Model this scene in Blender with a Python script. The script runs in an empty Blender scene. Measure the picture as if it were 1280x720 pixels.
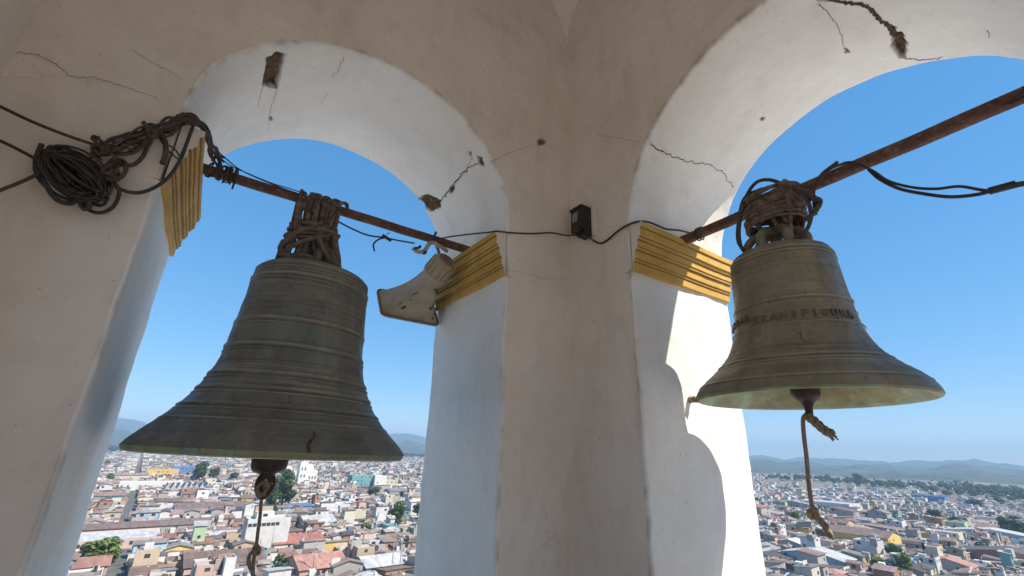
import bpy, math, random
import numpy as np
from mathutils import Vector, Matrix, noise
random.seed(7); rng = np.random.default_rng(7)
sc = bpy.context.scene
col = sc.collection
# ------------------------------------------------------------------ camera
CAM = np.array([-2.2175, -2.4762, 0.0]); YAW, PITCH, ROLL, FPX = 56.17, 19.99, 1.798, 557.53
_y, _p, _r = map(math.radians, (YAW, PITCH, ROLL))
FW = np.array([math.cos(_y)*math.cos(_p), math.sin(_y)*math.cos(_p), math.sin(_p)])
_R0 = np.array([math.sin(_y), -math.cos(_y), 0.]); _U0 = np.cross(_R0, FW)
RT = math.cos(_r)*_R0 + math.sin(_r)*_U0; UP = np.cross(RT, FW)
cd = bpy.data.cameras.new('camera'); cam = bpy.data.objects.new('camera', cd); col.objects.link(cam)
cd.sensor_width = 36; cd.lens = FPX/1280*36; cd.clip_start = .05; cd.clip_end = 40000
M = Matrix.Identity(4)
for i in range(3):
    M[i][0] = RT[i]; M[i][1] = UP[i]; M[i][2] = -FW[i]; M[i][3] = CAM[i]
cam.matrix_world = M
sc.camera = cam
# ------------------------------------------------------------------ light
SUNV = Vector((.59, -1, 1.28)).normalized()
w = bpy.data.worlds.new('World'); sc.world = w; w.use_nodes = True
nt = w.node_tree; nt.nodes.clear()
sky = nt.nodes.new('ShaderNodeTexSky'); sky.sky_type = 'NISHITA'; sky.sun_disc = False
sky.sun_elevation = math.asin(SUNV.z); sky.sun_rotation = math.atan2(SUNV.x, SUNV.y)
sky.altitude = 2300; sky.air_density = 1.0; sky.dust_density = .2; sky.ozone_density = 5.0
bg = nt.nodes.new('ShaderNodeBackground'); bg.inputs[1].default_value = .14
wo = nt.nodes.new('ShaderNodeOutputWorld')
gm = nt.nodes.new('ShaderNodeGamma'); gm.inputs[1].default_value = .45      # softer step from zenith to horizon
hs = nt.nodes.new('ShaderNodeHueSaturation'); hs.inputs['Saturation'].default_value = 1.85
nt.links.new(sky.outputs[0], gm.inputs[0]); nt.links.new(gm.outputs[0], hs.inputs['Color']); nt.links.new(hs.outputs[0], bg.inputs[0]); nt.links.new(bg.outputs[0], wo.inputs[0])
sd = bpy.data.lights.new('sun', 'SUN'); sd.energy = 2.15; sd.angle = math.radians(.5); sd.color = (1, .93, .82)
sun = bpy.data.objects.new('sun', sd); col.objects.link(sun); sun.location = (0, 0, 30)
sun.rotation_euler = SUNV.to_track_quat('Z', 'Y').to_euler()
sc.view_settings.view_transform = 'Standard'; sc.view_settings.look = 'None'
sc.view_settings.gamma = 1; sc.view_settings.exposure = 1.72
sc.cycles.max_bounces = 10; sc.cycles.diffuse_bounces = 7; sc.cycles.volume_bounces = 0
sc.cycles.use_denoising = True; sc.cycles.sample_clamp_indirect = 8
HAZE = True
# ------------------------------------------------------------------ projection helpers (photo pixels -> points of the place)
def ray(px, py):
    d = FW + RT*(px-640)/FPX - UP*(py-360)/FPX
    return d/np.linalg.norm(d)
def onp(px, py, ax, v):
    d = ray(px, py); return CAM + d*(v-CAM[ax])/d[ax]
def proj(P):
    d = np.asarray(P, float)-CAM; z = d@FW
    return 640+FPX*(d@RT)/z, 360-FPX*(d@UP)/z, z
# ------------------------------------------------------------------ material helpers
class NT:
    def __init__(s, name):
        s.m = bpy.data.materials.new(name); s.m.use_nodes = True; s.t = s.m.node_tree; s.t.nodes.clear()
        s.out = s.t.nodes.new('ShaderNodeOutputMaterial'); s.b = s.n('ShaderNodeBsdfPrincipled')
        s.l(s.b.outputs[0], s.out.inputs[0]); s._geo = None; s._obj = None
    def n(s, t, **k):
        x = s.t.nodes.new(t)
        for a, v in k.items(): setattr(x, a, v)
        return x
    def l(s, a, b): s.t.links.new(a, b)
    def pos(s):
        if not s._geo: s._geo = s.n('ShaderNodeNewGeometry')
        return s._geo.outputs['Position']
    def objc(s):
        if not s._obj: s._obj = s.n('ShaderNodeTexCoord')
        return s._obj.outputs['Object']
    def noise(s, scale, detail=4, rough=.55, vec=None, stretch=None, dist=0):
        v = vec or s.pos()
        if stretch:
            mp = s.n('ShaderNodeMapping'); mp.inputs['Scale'].default_value = stretch; s.l(v, mp.inputs[0]); v = mp.outputs[0]
        x = s.n('ShaderNodeTexNoise'); x.inputs['Scale'].default_value = scale; x.inputs['Detail'].default_value = detail
        x.inputs['Roughness'].default_value = rough; x.inputs['Distortion'].default_value = dist; s.l(v, x.inputs['Vector'])
        return x.outputs[0]
    def ramp(s, src, pts):
        x = s.n('ShaderNodeValToRGB'); e = x.color_ramp.elements
        while len(e) < len(pts): e.new(.5)
        for i, (p, c) in enumerate(pts):
            e[i].position = p; e[i].color = (*c, 1) if isinstance(c, tuple) else (c, c, c, 1)
        s.l(src, x.inputs[0]); return x.outputs[0]
    def mix(s, f, a, b, mode='MIX'):
        x = s.n('ShaderNodeMix', data_type='RGBA', blend_type=mode)
        for i, v in ((0, f), (6, a), (7, b)):
            if isinstance(v, (int, float)): x.inputs[i].default_value = v if i == 0 else (v, v, v, 1)
            elif isinstance(v, tuple): x.inputs[i].default_value = (*v, 1)
            else: s.l(v, x.inputs[i])
        return x.outputs[2]
    def math(s, op, a, b=0.):
        x = s.n('ShaderNodeMath', operation=op)
        for i, v in ((0, a), (1, b)):
            if isinstance(v, (int, float)): x.inputs[i].default_value = v
            else: s.l(v, x.inputs[i])
        return x.outputs[0]
    def bump(s, h, strength, dist, prev=None):
        x = s.n('ShaderNodeBump'); x.inputs['Strength'].default_value = strength; x.inputs['Distance'].default_value = dist
        s.l(h, x.inputs['Height'])
        if prev: s.l(prev, x.inputs['Normal'])
        return x.outputs[0]
    def attr(s, name):
        x = s.n('ShaderNodeAttribute'); x.attribute_name = name; return x.outputs['Color']
    def fin(s, c, rough=.8, metal=0., nrm=None, spec=None):
        if isinstance(c, tuple): s.b.inputs['Base Color'].default_value = (*c, 1)
        else: s.l(c, s.b.inputs['Base Color'])
        if isinstance(rough, (int, float)): s.b.inputs['Roughness'].default_value = rough
        else: s.l(rough, s.b.inputs['Roughness'])
        if isinstance(metal, (int, float)): s.b.inputs['Metallic'].default_value = metal
        else: s.l(metal, s.b.inputs['Metallic'])
        if nrm: s.l(nrm, s.b.inputs['Normal'])
        if spec is not None: s.b.inputs['Specular IOR Level'].default_value = spec
        return s.m

def mat_plaster(name, c1, c2, stain, streaks=.35):
    n = NT(name)
    big = n.noise(1.1, 5, .6); fine = n.noise(26, 5, .65); mid = n.noise(5, 6, .6, dist=.6)
    c = n.mix(n.ramp(big, [(.35, 0.), (.68, 1.)]), c1, c2)
    st = n.noise(1.3, 6, .65, stretch=(2.2, 2.2, .5))
    c = n.mix(n.math('MULTIPLY', n.ramp(st, [(.5, 0.), (.72, 1.)]), streaks), c, stain)
    c = n.mix(n.math('MULTIPLY', n.ramp(mid, [(.5, 0.), (.75, 1.)]), .22), c, stain)
    sp = n.noise(48, 2, .5)
    c = n.mix(n.math('MULTIPLY', n.ramp(sp, [(.70, 0.), (.76, 1.)]), .5), c, (.23, .17, .12))
    c = n.mix(n.math('MULTIPLY', fine, .12), c, stain)
    # brush strokes of the lime wash
    br = n.noise(11, 4, .6, stretch=(1, 1, .3), dist=1.5)
    c = n.mix(n.math('MULTIPLY', n.ramp(br, [(.42, 0.), (.62, 1.)]), .07), c, (.85, .82, .77))
    # hairline crazing, only in patches, and small scuffs
    dv = n.n('ShaderNodeVectorMath', operation='ADD'); nzv = n.n('ShaderNodeTexNoise'); nzv.inputs['Scale'].default_value = 5; nzv.inputs['Detail'].default_value = 5; n.l(n.pos(), nzv.inputs['Vector'])
    sv = n.n('ShaderNodeVectorMath', operation='SCALE'); sv.inputs['Scale'].default_value = .5; n.l(nzv.outputs['Color'], sv.inputs[0]); n.l(n.pos(), dv.inputs[0]); n.l(sv.outputs[0], dv.inputs[1])
    vo = n.n('ShaderNodeTexVoronoi', feature='DISTANCE_TO_EDGE'); vo.inputs['Scale'].default_value = 2.6; n.l(dv.outputs[0], vo.inputs['Vector'])
    hair = n.math('MULTIPLY', n.ramp(vo.outputs['Distance'], [(.0, 1.), (.009, 0.)]), n.ramp(n.noise(1.7, 3, .5), [(.55, 0.), (.68, .34)]))
    c = n.mix(hair, c, (.20, .14, .09))
    scf = n.ramp(n.noise(9, 8, .85, dist=2.), [(.60, 0.), (.68, 1.)])
    c = n.mix(n.math('MULTIPLY', scf, .28), c, stain)
    # bare render where the wash has broken away
    ex = n.attr('exposed')
    rub = n.ramp(n.noise(38, 6, .75), [(.3, (.07, .045, .025)), (.55, (.24, .16, .09)), (.75, (.40, .30, .18))])
    c = n.mix(ex, c, rub)
    nb = n.bump(n.noise(3.2, 4, .5), .55, .05)
    nb = n.bump(br, .22, .006, nb)
    nb = n.bump(fine, .35, .004, nb)
    rb = n.math('MULTIPLY', n.noise(45, 5, .8), ex)
    nb = n.bump(rb, 1., .03, nb)
    return n.fin(c, .9, 0., nb, .25)
M_WALL = mat_plaster('tan_plaster', (.72, .635, .55), (.80, .735, .655), (.47, .35, .25), .3)
M_WHITE = mat_plaster('white_limewash', (.78, .75, .70), (.85, .83, .79), (.56, .50, .44), .25)
M_OUT = mat_plaster('outer_limewash', (.72, .69, .66), (.80, .78, .75), (.58, .52, .46), .3)
def mat_yellow():
    n = NT('ochre_paint')
    c = n.ramp(n.noise(5, 6, .65), [(.3, (.47, .26, .055)), (.6, (.62, .37, .09)), (.8, (.66, .45, .16))])
    pale = n.ramp(n.noise(16, 5, .7, dist=1), [(.58, 0.), (.74, 1.)])
    c = n.mix(n.math('MULTIPLY', pale, .35), c, (.60, .50, .33))
    c = n.mix(n.math('MULTIPLY', n.ramp(n.noise(60, 4, .7), [(.6, 0.), (.7, 1.)]), .5), c, (.16, .08, .02))
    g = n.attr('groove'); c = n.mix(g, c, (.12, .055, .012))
    return n.fin(c, .75, 0., n.bump(n.noise(30, 5, .7), .5, .006, n.bump(n.noise(6, 3), .4, .02)), .3)
M_YEL = mat_yellow()
def mat_crack():
    n = NT('crack_grime'); return n.fin(n.ramp(n.noise(60, 3), [(.35, (.03, .018, .01)), (.7, (.13, .08, .045))]), .95)
M_CRACK = mat_crack()
def mat_bronze(name, dark, light, green, gamt, metal):
    n = NT(name); o = n.objc()
    c = n.mix(n.ramp(n.noise(4.5, 9, .72, o, dist=.8), [(.32, 0.), (.68, 1.)]), dark, light)
    ring = n.noise(2, 5, .65, o, (1.2, 1.2, 7))
    c = n.mix(n.math('MULTIPLY', n.ramp(ring, [(.42, 0.), (.66, 1.)]), .4), c, dark)
    g = n.ramp(n.noise(3.5, 8, .75, o, dist=.5), [(.48, 0.), (.66, 1.)])
    c = n.mix(n.math('MULTIPLY', g, gamt), c, green)
    drip = n.ramp(n.noise(7, 5, .6, o, (1, 1, .12)), [(.55, 0.), (.75, 1.)])
    c = n.mix(n.math('MULTIPLY', drip, .3), c, (light[0]*1.6, light[1]*1.55, light[2]*1.5))
    spk = n.ramp(n.noise(34, 3, .6, o), [(.69, 0.), (.75, 1.)])
    c = n.mix(n.math('MULTIPLY', spk, .55), c, (.42, .40, .36))
    c = n.mix(n.math('MULTIPLY', n.attr('wear_light'), .5), c, (light[0]*1.9, light[1]*1.8, light[2]*1.6))  # ring crests: worn metal plus a highlight painted into the colour
    c = n.mix(n.math('MULTIPLY', n.attr('groove_shade'), .7), c, (dark[0]*.35, dark[1]*.35, dark[2]*.35))  # shade painted into the grooves beside the rings
    blot = n.ramp(n.noise(11, 8, .8, o, dist=1.), [(.54, 0.), (.66, 1.)]); c = n.mix(n.math('MULTIPLY', blot, .45), c, (dark[0]*.5, dark[1]*.5, dark[2]*.5))
    pits = n.noise(55, 5, .75, o)
    nb = n.bump(pits, .5, .006, n.bump(n.noise(6, 5, .6, o), .35, .02))
    nb = n.bump(ring, .15, .01, nb)
    rough = n.ramp(n.noise(8, 5, .6, o), [(.3, .38), (.7, .72)])
    return n.fin(c, rough, metal, nb, .5)
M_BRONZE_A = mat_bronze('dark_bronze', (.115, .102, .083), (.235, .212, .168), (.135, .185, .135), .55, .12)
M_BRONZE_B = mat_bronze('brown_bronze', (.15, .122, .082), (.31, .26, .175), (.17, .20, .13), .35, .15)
M_GREEN = mat_bronze('verdigris', (.16, .15, .075), (.30, .29, .15), (.24, .42, .30), .8, .05)
M_LETTER = mat_bronze('grimy_raised_bronze', (.10, .08, .056), (.205, .163, .112), (.12, .14, .09), .3, .2)
M_IRON = mat_bronze('clapper_iron', (.035, .022, .02), (.085, .05, .042), (.05, .04, .035), .3, .2)
def mat_rust():
    n = NT('rusty_iron')
    c = n.ramp(n.noise(18, 7, .75), [(.28, (.05, .027, .02)), (.5, (.13, .063, .045)), (.72, (.24, .13, .095))])
    c = n.mix(n.math('MULTIPLY', n.ramp(n.noise(55, 3), [(.62, 0.), (.72, 1.)]), .7), c, (.34, .27, .22))
    return n.fin(c, .78, .15, n.bump(n.noise(70, 5, .7), .7, .004, n.bump(n.noise(12, 4), .4, .012)))
M_RUST = mat_rust()
def mat_simple(name, c1, c2, sc_=20, rough=.8, metal=0., bmp=.4, bd=.004, obj=False):
    n = NT(name); v = n.objc() if obj else None
    x = n.noise(sc_, 5, .65, v)
    return n.fin(n.ramp(x, [(.3, c1), (.7, c2)]), rough, metal, n.bump(n.noise(sc_*2.5, 4, .6, v), bmp, bd))
M_ROPE = mat_simple('old_leather_rope', (.04, .028, .02), (.27, .195, .145), 30, .85, 0, 1., .01)
M_ROPE2 = mat_simple('hemp_cord', (.17, .12, .075), (.40, .32, .22), 60, .95, 0, .8, .003)
M_CABLE = mat_simple('black_cable_rubber', (.018, .014, .012), (.068, .050, .039), 22, .6, 0, .3, .002)
M_CABLE2 = mat_simple('brown_cable_rubber', (.04, .028, .022), (.10, .07, .05), 22, .7, 0, .3, .002)
M_HORN = mat_simple('weathered_cream_plastic', (.34, .275, .185), (.50, .42, .30), 9, .6, 0, .25, .004)
M_HORNIN = mat_simple('horn_grime', (.20, .13, .085), (.30, .21, .14), 25, .8)
M_SPOT = mat_simple('mildew_spots', (.05, .03, .02), (.12, .08, .05), 40, .9)
M_CRACK2 = mat_simple('faint_crack', (.13, .09, .06), (.26, .19, .13), 50, .95)
M_BLACKBOX = mat_simple('black_enamel', (.010, .008, .008), (.03, .02, .018), 30, .35, .1, .2, .002)
M_STICK = mat_simple('faded_sticker', (.10, .09, .10), (.42, .40, .42), 120, .6)
def mat_floor():
    n = NT('clay_tiles')
    bt = n.n('ShaderNodeTexBrick'); bt.offset = 0; bt.inputs['Scale'].default_value = 3.3
    bt.inputs['Color1'].default_value = (.54, .37, .25, 1); bt.inputs['Color2'].default_value = (.60, .43, .30, 1); bt.inputs['Mortar'].default_value = (.3, .26, .2, 1)
    bt.inputs['Mortar Size'].default_value = .02; bt.inputs['Brick Width'].default_value = 1; bt.inputs['Row Height'].default_value = 1
    n.l(n.pos(), bt.inputs['Vector'])
    return n.fin(n.mix(n.math('MULTIPLY', n.noise(4, 5), .4), bt.outputs[0], (.52, .41, .31)), .85)
M_FLOOR = mat_floor()
def mat_citywall():
    n = NT('painted_house_wall')
    c = n.attr('tint')
    c = n.mix(n.math('MULTIPLY', n.ramp(n.noise(.35, 6, .7), [(.45, 0.), (.7, 1.)]), .4), c, (.42, .37, .32))
    c = n.mix(n.math('MULTIPLY', n.ramp(n.noise(1.2, 4, .7, stretch=(1, 1, .25)), [(.5, 0.), (.75, 1.)]), .35), c, (.25, .21, .18))
    return n.fin(c, .9, 0, n.bump(n.noise(2.5, 4), .3, .05), .2)
M_CW = mat_citywall()
def mat_roof():
    n = NT('corrugated_roof_sheet')
    tc = n.n('ShaderNodeTexCoord'); uv = tc.outputs['UV']
    bt = n.n('ShaderNodeTexBrick'); bt.offset = .3; bt.inputs['Scale'].default_value = 1.
    bt.inputs['Color1'].default_value = (.62, .62, .62, 1); bt.inputs['Color2'].default_value = (1.12, 1.1, 1.08, 1); bt.inputs['Mortar'].default_value = (.55, .5, .48, 1)
    bt.inputs['Mortar Size'].default_value = .012; bt.inputs['Brick Width'].default_value = .95; bt.inputs['Row Height'].default_value = 2.9
    n.l(uv, bt.inputs['Vector'])
    c = n.mix(.75, n.attr('tint'), bt.outputs[0], 'MULTIPLY')
    ru = n.ramp(n.noise(.5, 7, .75, stretch=(1, 1, 1)), [(.5, 0.), (.66, 1.)])
    c = n.mix(n.math('MULTIPLY', ru, .5), c, (.24, .13, .085))
    dk = n.ramp(n.noise(1.7, 5, .7), [(.56, 0.), (.72, 1.)])
    c = n.mix(n.math('MULTIPLY', dk, .45), c, (.09, .07, .06))
    wv = n.n('ShaderNodeTexWave', wave_type='BANDS', bands_direction='X'); wv.inputs['Scale'].default_value = 1.3
    n.l(uv, wv.inputs['Vector'])
    return n.fin(c, .62, .1, n.bump(wv.outputs[1], .55, .06), .35)
M_ROOF = mat_roof()
M_GLASS = mat_simple('dark_window_glass', (.02, .025, .03), (.07, .08, .09), .6, .18, 0, .05, .01)
M_DOOR = mat_simple('weathered_door_paint', (.10, .06, .04), (.22, .15, .10), 3, .7)
M_METAL = mat_simple('galvanised_metal', (.30, .31, .32), (.5, .5, .5), 3, .45, .4)
M_CONC = mat_simple('grey_concrete', (.24, .23, .21), (.40, .38, .35), 1.2, .9)
def mat_ground():
    n = NT('dusty_ground')
    c = n.ramp(n.noise(.02, 8, .7), [(.35, (.20, .165, .125)), (.5, (.25, .21, .16)), (.64, (.12, .125, .075))])
    c = n.mix(n.ramp(n.noise(.25, 6, .7), [(.45, 0.), (.7, .6)]), c, (.12, .11, .08))
    return n.fin(c, .95, 0, n.bump(n.noise(.2, 5), .4, .4))
M_GROUND = mat_ground()
M_ROAD = mat_simple('worn_asphalt', (.09, .085, .08), (.17, .16, .15), .3, .9)
def mat_hill(name, a, b):
    n = NT(name)
    return n.fin(n.ramp(n.noise(.004, 9, .7), [(.35, a), (.65, b)]), .95, 0, n.bump(n.noise(.008, 7, .65), .8, 60))
M_MOUNT = mat_hill('wooded_mountain', (.035, .055, .03), (.10, .105, .06))
def mat_leaf(name, a, b):
    n = NT(name)
    return n.fin(n.mix(.8, n.ramp(n.noise(.7, 4, .6), [(.3, a), (.7, b)]), n.attr('tint'), 'MULTIPLY'), .8, 0, None, .2)
M_LEAF = mat_leaf('dark_foliage', (.03, .055, .022), (.085, .12, .045))
M_LEAF2 = mat_leaf('bright_foliage', (.08, .13, .03), (.17, .22, .06))
M_BARK = mat_simple('grey_bark', (.07, .05, .035), (.16, .12, .09), 3, .9)
# ------------------------------------------------------------------ object helpers
def link(name, me, mats=(), parent=None, loc=None):
    o = bpy.data.objects.new(name, me); col.objects.link(o)
    if me is not None and not me.materials:
        for m in mats: me.materials.append(m)
    if parent is not None: o.parent = parent
    if loc is not None: o.location = loc
    return o
def tag(o, label=None, cat=None, group=None, kind=None):
    if label: o['label'] = label
    if cat: o['category'] = cat
    if group: o['group'] = group
    if kind: o['kind'] = kind
    return o
def empty(name, loc=(0, 0, 0), rz=0., label=None, cat=None, group=None):
    o = bpy.data.objects.new(name, None); col.objects.link(o); o.location = loc; o.rotation_euler = (0, 0, rz)
    o.empty_display_size = .3
    return tag(o, label, cat, group)
def setattr_col(me, name, arr, dom):
    a = me.attributes.new(name, 'FLOAT_COLOR', dom)
    arr = np.asarray(arr, np.float32)
    if arr.ndim == 1: arr = np.repeat(arr[:, None], 3, 1)
    full = np.ones((len(arr), 4), np.float32); full[:, :3] = arr
    a.data.foreach_set('color', full.ravel())
class MB:
    """collects faces with a tint, a material slot and (for roofs) a uv in metres"""
    def __init__(s): s.v = []; s.f = []; s.c = []; s.m = []; s.uv = []
    def face(s, pts, c=(1, 1, 1), m=0, uv=None):
        i = len(s.v); s.v.extend([tuple(p) for p in pts]); s.f.append(tuple(range(i, i+len(pts)))); s.c.append(c); s.m.append(m)
        s.uv.append(uv or [(0, 0)]*len(pts))
    def box(s, x0, x1, y0, y1, z0, z1, c=(1, 1, 1), m=0, T=None, bottom=True):
        P = [(x0, y0, z0), (x1, y0, z0), (x1, y1, z0), (x0, y1, z0), (x0, y0, z1), (x1, y0, z1), (x1, y1, z1), (x0, y1, z1)]
        if T: P = [T(p) for p in P]
        fs = [(0, 1, 5, 4), (1, 2, 6, 5), (2, 3, 7, 6), (3, 0, 4, 7), (4, 5, 6, 7)] + ([(3, 2, 1, 0)] if bottom else [])
        for f in fs:
            d = math.dist(P[f[0]], P[f[1]]); e = math.dist(P[f[1]], P[f[2]])
            s.face([P[k] for k in f], c, m, [(0, 0), (d, 0), (d, e), (0, e)])
    def mesh(s, name, smooth=False, tint=True):
        me = bpy.data.meshes.new(name); me.from_pydata(s.v, [], s.f)
        if tint: setattr_col(me, 'tint', s.c, 'FACE')
        ul = me.uv_layers.new(name='UVMap'); ul.data.foreach_set('uv', np.array([c for u in s.uv for c in u], np.float32).ravel())
        me.polygons.foreach_set('material_index', s.m)
        if smooth: me.polygons.foreach_set('use_smooth', [True]*len(s.f))
        me.update(); return me
    def build(s, name, mats, parent=None, smooth=False, tint=True):
        return link(name, s.mesh(name, smooth, tint), mats if isinstance(mats, (list, tuple)) else [mats], parent)
def grid_mesh(name, P, mats, parent=None, smooth=True, close_u=False, close_v=False, mi=None, attrs=None, flip=False):
    """P: array (nu, nv, 3)"""
    nu, nv = P.shape[:2]
    me = bpy.data.meshes.new(name)
    I = np.arange(nu*nv).reshape(nu, nv)
    if close_u: I = np.vstack([I, I[:1]])
    if close_v: I = np.hstack([I, I[:, :1]])
    q = np.stack([I[:-1, :-1], I[1:, :-1], I[1:, 1:], I[:-1, 1:]], -1).reshape(-1, 4)
    if flip: q = q[:, ::-1]
    me.vertices.add(nu*nv); me.vertices.foreach_set('co', P.reshape(-1).astype(np.float32))
    me.loops.add(len(q)*4); me.loops.foreach_set('vertex_index', q.ravel().astype(np.int32))
    me.polygons.add(len(q)); me.polygons.foreach_set('loop_start', (np.arange(len(q))*4).astype(np.int32))
    if smooth: me.polygons.foreach_set('use_smooth', [True]*len(q))
    if mi is not None: me.polygons.foreach_set('material_index', mi.astype(np.int32))
    me.update(calc_edges=True)
    for k, a in (attrs or {}).items(): setattr_col(me, k, a.ravel(), 'POINT')
    return link(name, me, mats, parent)
def smooth_path(pts, n=8):
    P = np.array(pts, float)
    if len(P) < 3 or n <= 1: return P
    E = np.vstack([2*P[0]-P[1], P, 2*P[-1]-P[-2]]); out = []
    for i in range(1, len(E)-2):
        a, b, c, d = E[i-1:i+3]
        for t in np.linspace(0, 1, n, endpoint=False):
            out.append(.5*((2*b)+(-a+c)*t+(2*a-5*b+4*c-d)*t*t+(-a+3*b-3*c+d)*t**3))
    out.append(P[-1]); return np.array(out)
def tube_arrays(path, r, sides=8, twist=0., flat=1.):
    P = np.asarray(path, float); n = len(P)
    rr = np.full(n, r) if np.isscalar(r) else np.interp(np.linspace(0, 1, n), np.linspace(0, 1, len(r)), r)
    T = np.gradient(P, axis=0); T /= np.linalg.norm(T, axis=1)[:, None]+1e-12
    u = np.cross(T[0], [0, 0, 1.]); 
    if np.linalg.norm(u) < .1: u = np.cross(T[0], [0, 1., 0])
    u /= np.linalg.norm(u); V = []
    for i in range(n):
        u = u - T[i]*(u@T[i]); u /= np.linalg.norm(u)+1e-12; v = np.cross(T[i], u)
        a = np.linspace(0, 2*np.pi, sides, endpoint=False)+twist*i
        V.append(P[i]+rr[i]*(np.cos(a)[:, None]*u+flat*np.sin(a)[:, None]*v))
    V = np.array(V); F = []
    for i in range(n-1):
        for k in range(sides):
            k2 = (k+1) % sides; F.append((i*sides+k, i*sides+k2, (i+1)*sides+k2, (i+1)*sides+k))
    F.append(tuple(range(sides-1, -1, -1))); F.append(tuple((n-1)*sides+k for k in range(sides)))
    return V.reshape(-1, 3), F
def tubes(name, paths, mat, parent=None, sides=8):
    """paths: list of (points, radius[, n_smooth[, flat]])"""
    v, f = [], []
    for it in paths:
        pts, r = it[0], it[1]; ns = it[2] if len(it) > 2 else 8; fl = it[3] if len(it) > 3 else 1.
        V, F = tube_arrays(smooth_path(pts, ns), r, sides, 0, fl); b = len(v)
        v.extend(map(tuple, V)); f.extend(tuple(i+b for i in q) for q in F)
    me = bpy.data.meshes.new(name); me.from_pydata(v, [], f); me.polygons.foreach_set('use_smooth', [True]*len(f)); me.update()
    return link(name, me, [mat], parent)
def twisted(path, r, turns_per_m, strands=3, n=10):
    P = smooth_path(path, n); L = np.r_[0, np.cumsum(np.linalg.norm(np.diff(P, axis=0), axis=1))]
    m = max(12, int(L[-1]*turns_per_m*9)); s = np.linspace(0, L[-1], m)
    Q = np.stack([np.interp(s, L, P[:, k]) for k in range(3)], -1)
    T = np.gradient(Q, axis=0); T /= np.linalg.norm(T, axis=1)[:, None]
    u = np.cross(T, [.13, .27, 1.]); bad = np.linalg.norm(u, axis=1) < .05; u[bad] = np.cross(T[bad], [1., .1, 0]); u /= np.linalg.norm(u, axis=1)[:, None]; v = np.cross(T, u)
    out = []
    for k in range(strands):
        a = 2*np.pi*(s*turns_per_m+k/strands)
        out.append((Q+r*.52*(np.cos(a)[:, None]*u+np.sin(a)[:, None]*v), r*.56, 1))
    return out
# ------------------------------------------------------------------ the bell tower
A1, RA, RAZ, ZS, STL, ZC = .6165, .99, .89, 1.4936, .092, 1.1606      # left opening
A2 = A1+2*RA
B1, RB, RBZ, STR = .619, 1.049, 1.0427, -.034                         # right opening
B2 = B1+2*RB
T = 1.13; PR = .105
SX, SY = A1+A2, B1+B2                                                  # chamber inside size
FLOOR = -1.6; TOP = 4.9
tower = empty('bell_tower', (0, 0, FLOOR), 0, 'old plastered bell tower chamber with round arches and a tan interior', 'bell tower')
TO = Vector((0, 0, FLOOR))
def tp(o): o.parent = tower; o.matrix_parent_inverse = Matrix.Translation(-TO); return o
def nz(P, s, amp):
    return np.array([noise.noise(Vector(p)*s) for p in P.reshape(-1, 3)]).reshape(P.shape[:-1])*amp
def inpoly(px, py, poly):
    x = np.array([p[0] for p in poly]); y = np.array([p[1] for p in poly]); ins = np.zeros(px.shape, bool); j = len(poly)-1
    for i in range(len(poly)):
        c = ((y[i] > py) != (y[j] > py)) & (px < (x[j]-x[i])*(py-y[i])/(y[j]-y[i]+1e-9)+x[i]); ins ^= c; j = i
    return ins
def polydist(px, py, poly):
    d = np.full(px.shape, 1e9); n = len(poly)
    for i in range(n):
        a = poly[i]; b = poly[(i+1) % n]; vx, vy = b[0]-a[0], b[1]-a[1]
        t = np.clip(((px-a[0])*vx+(py-a[1])*vy)/(vx*vx+vy*vy+1e-9), 0, 1)
        d = np.minimum(d, np.hypot(px-a[0]-t*vx, py-a[1]-t*vy))
    return d
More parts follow.
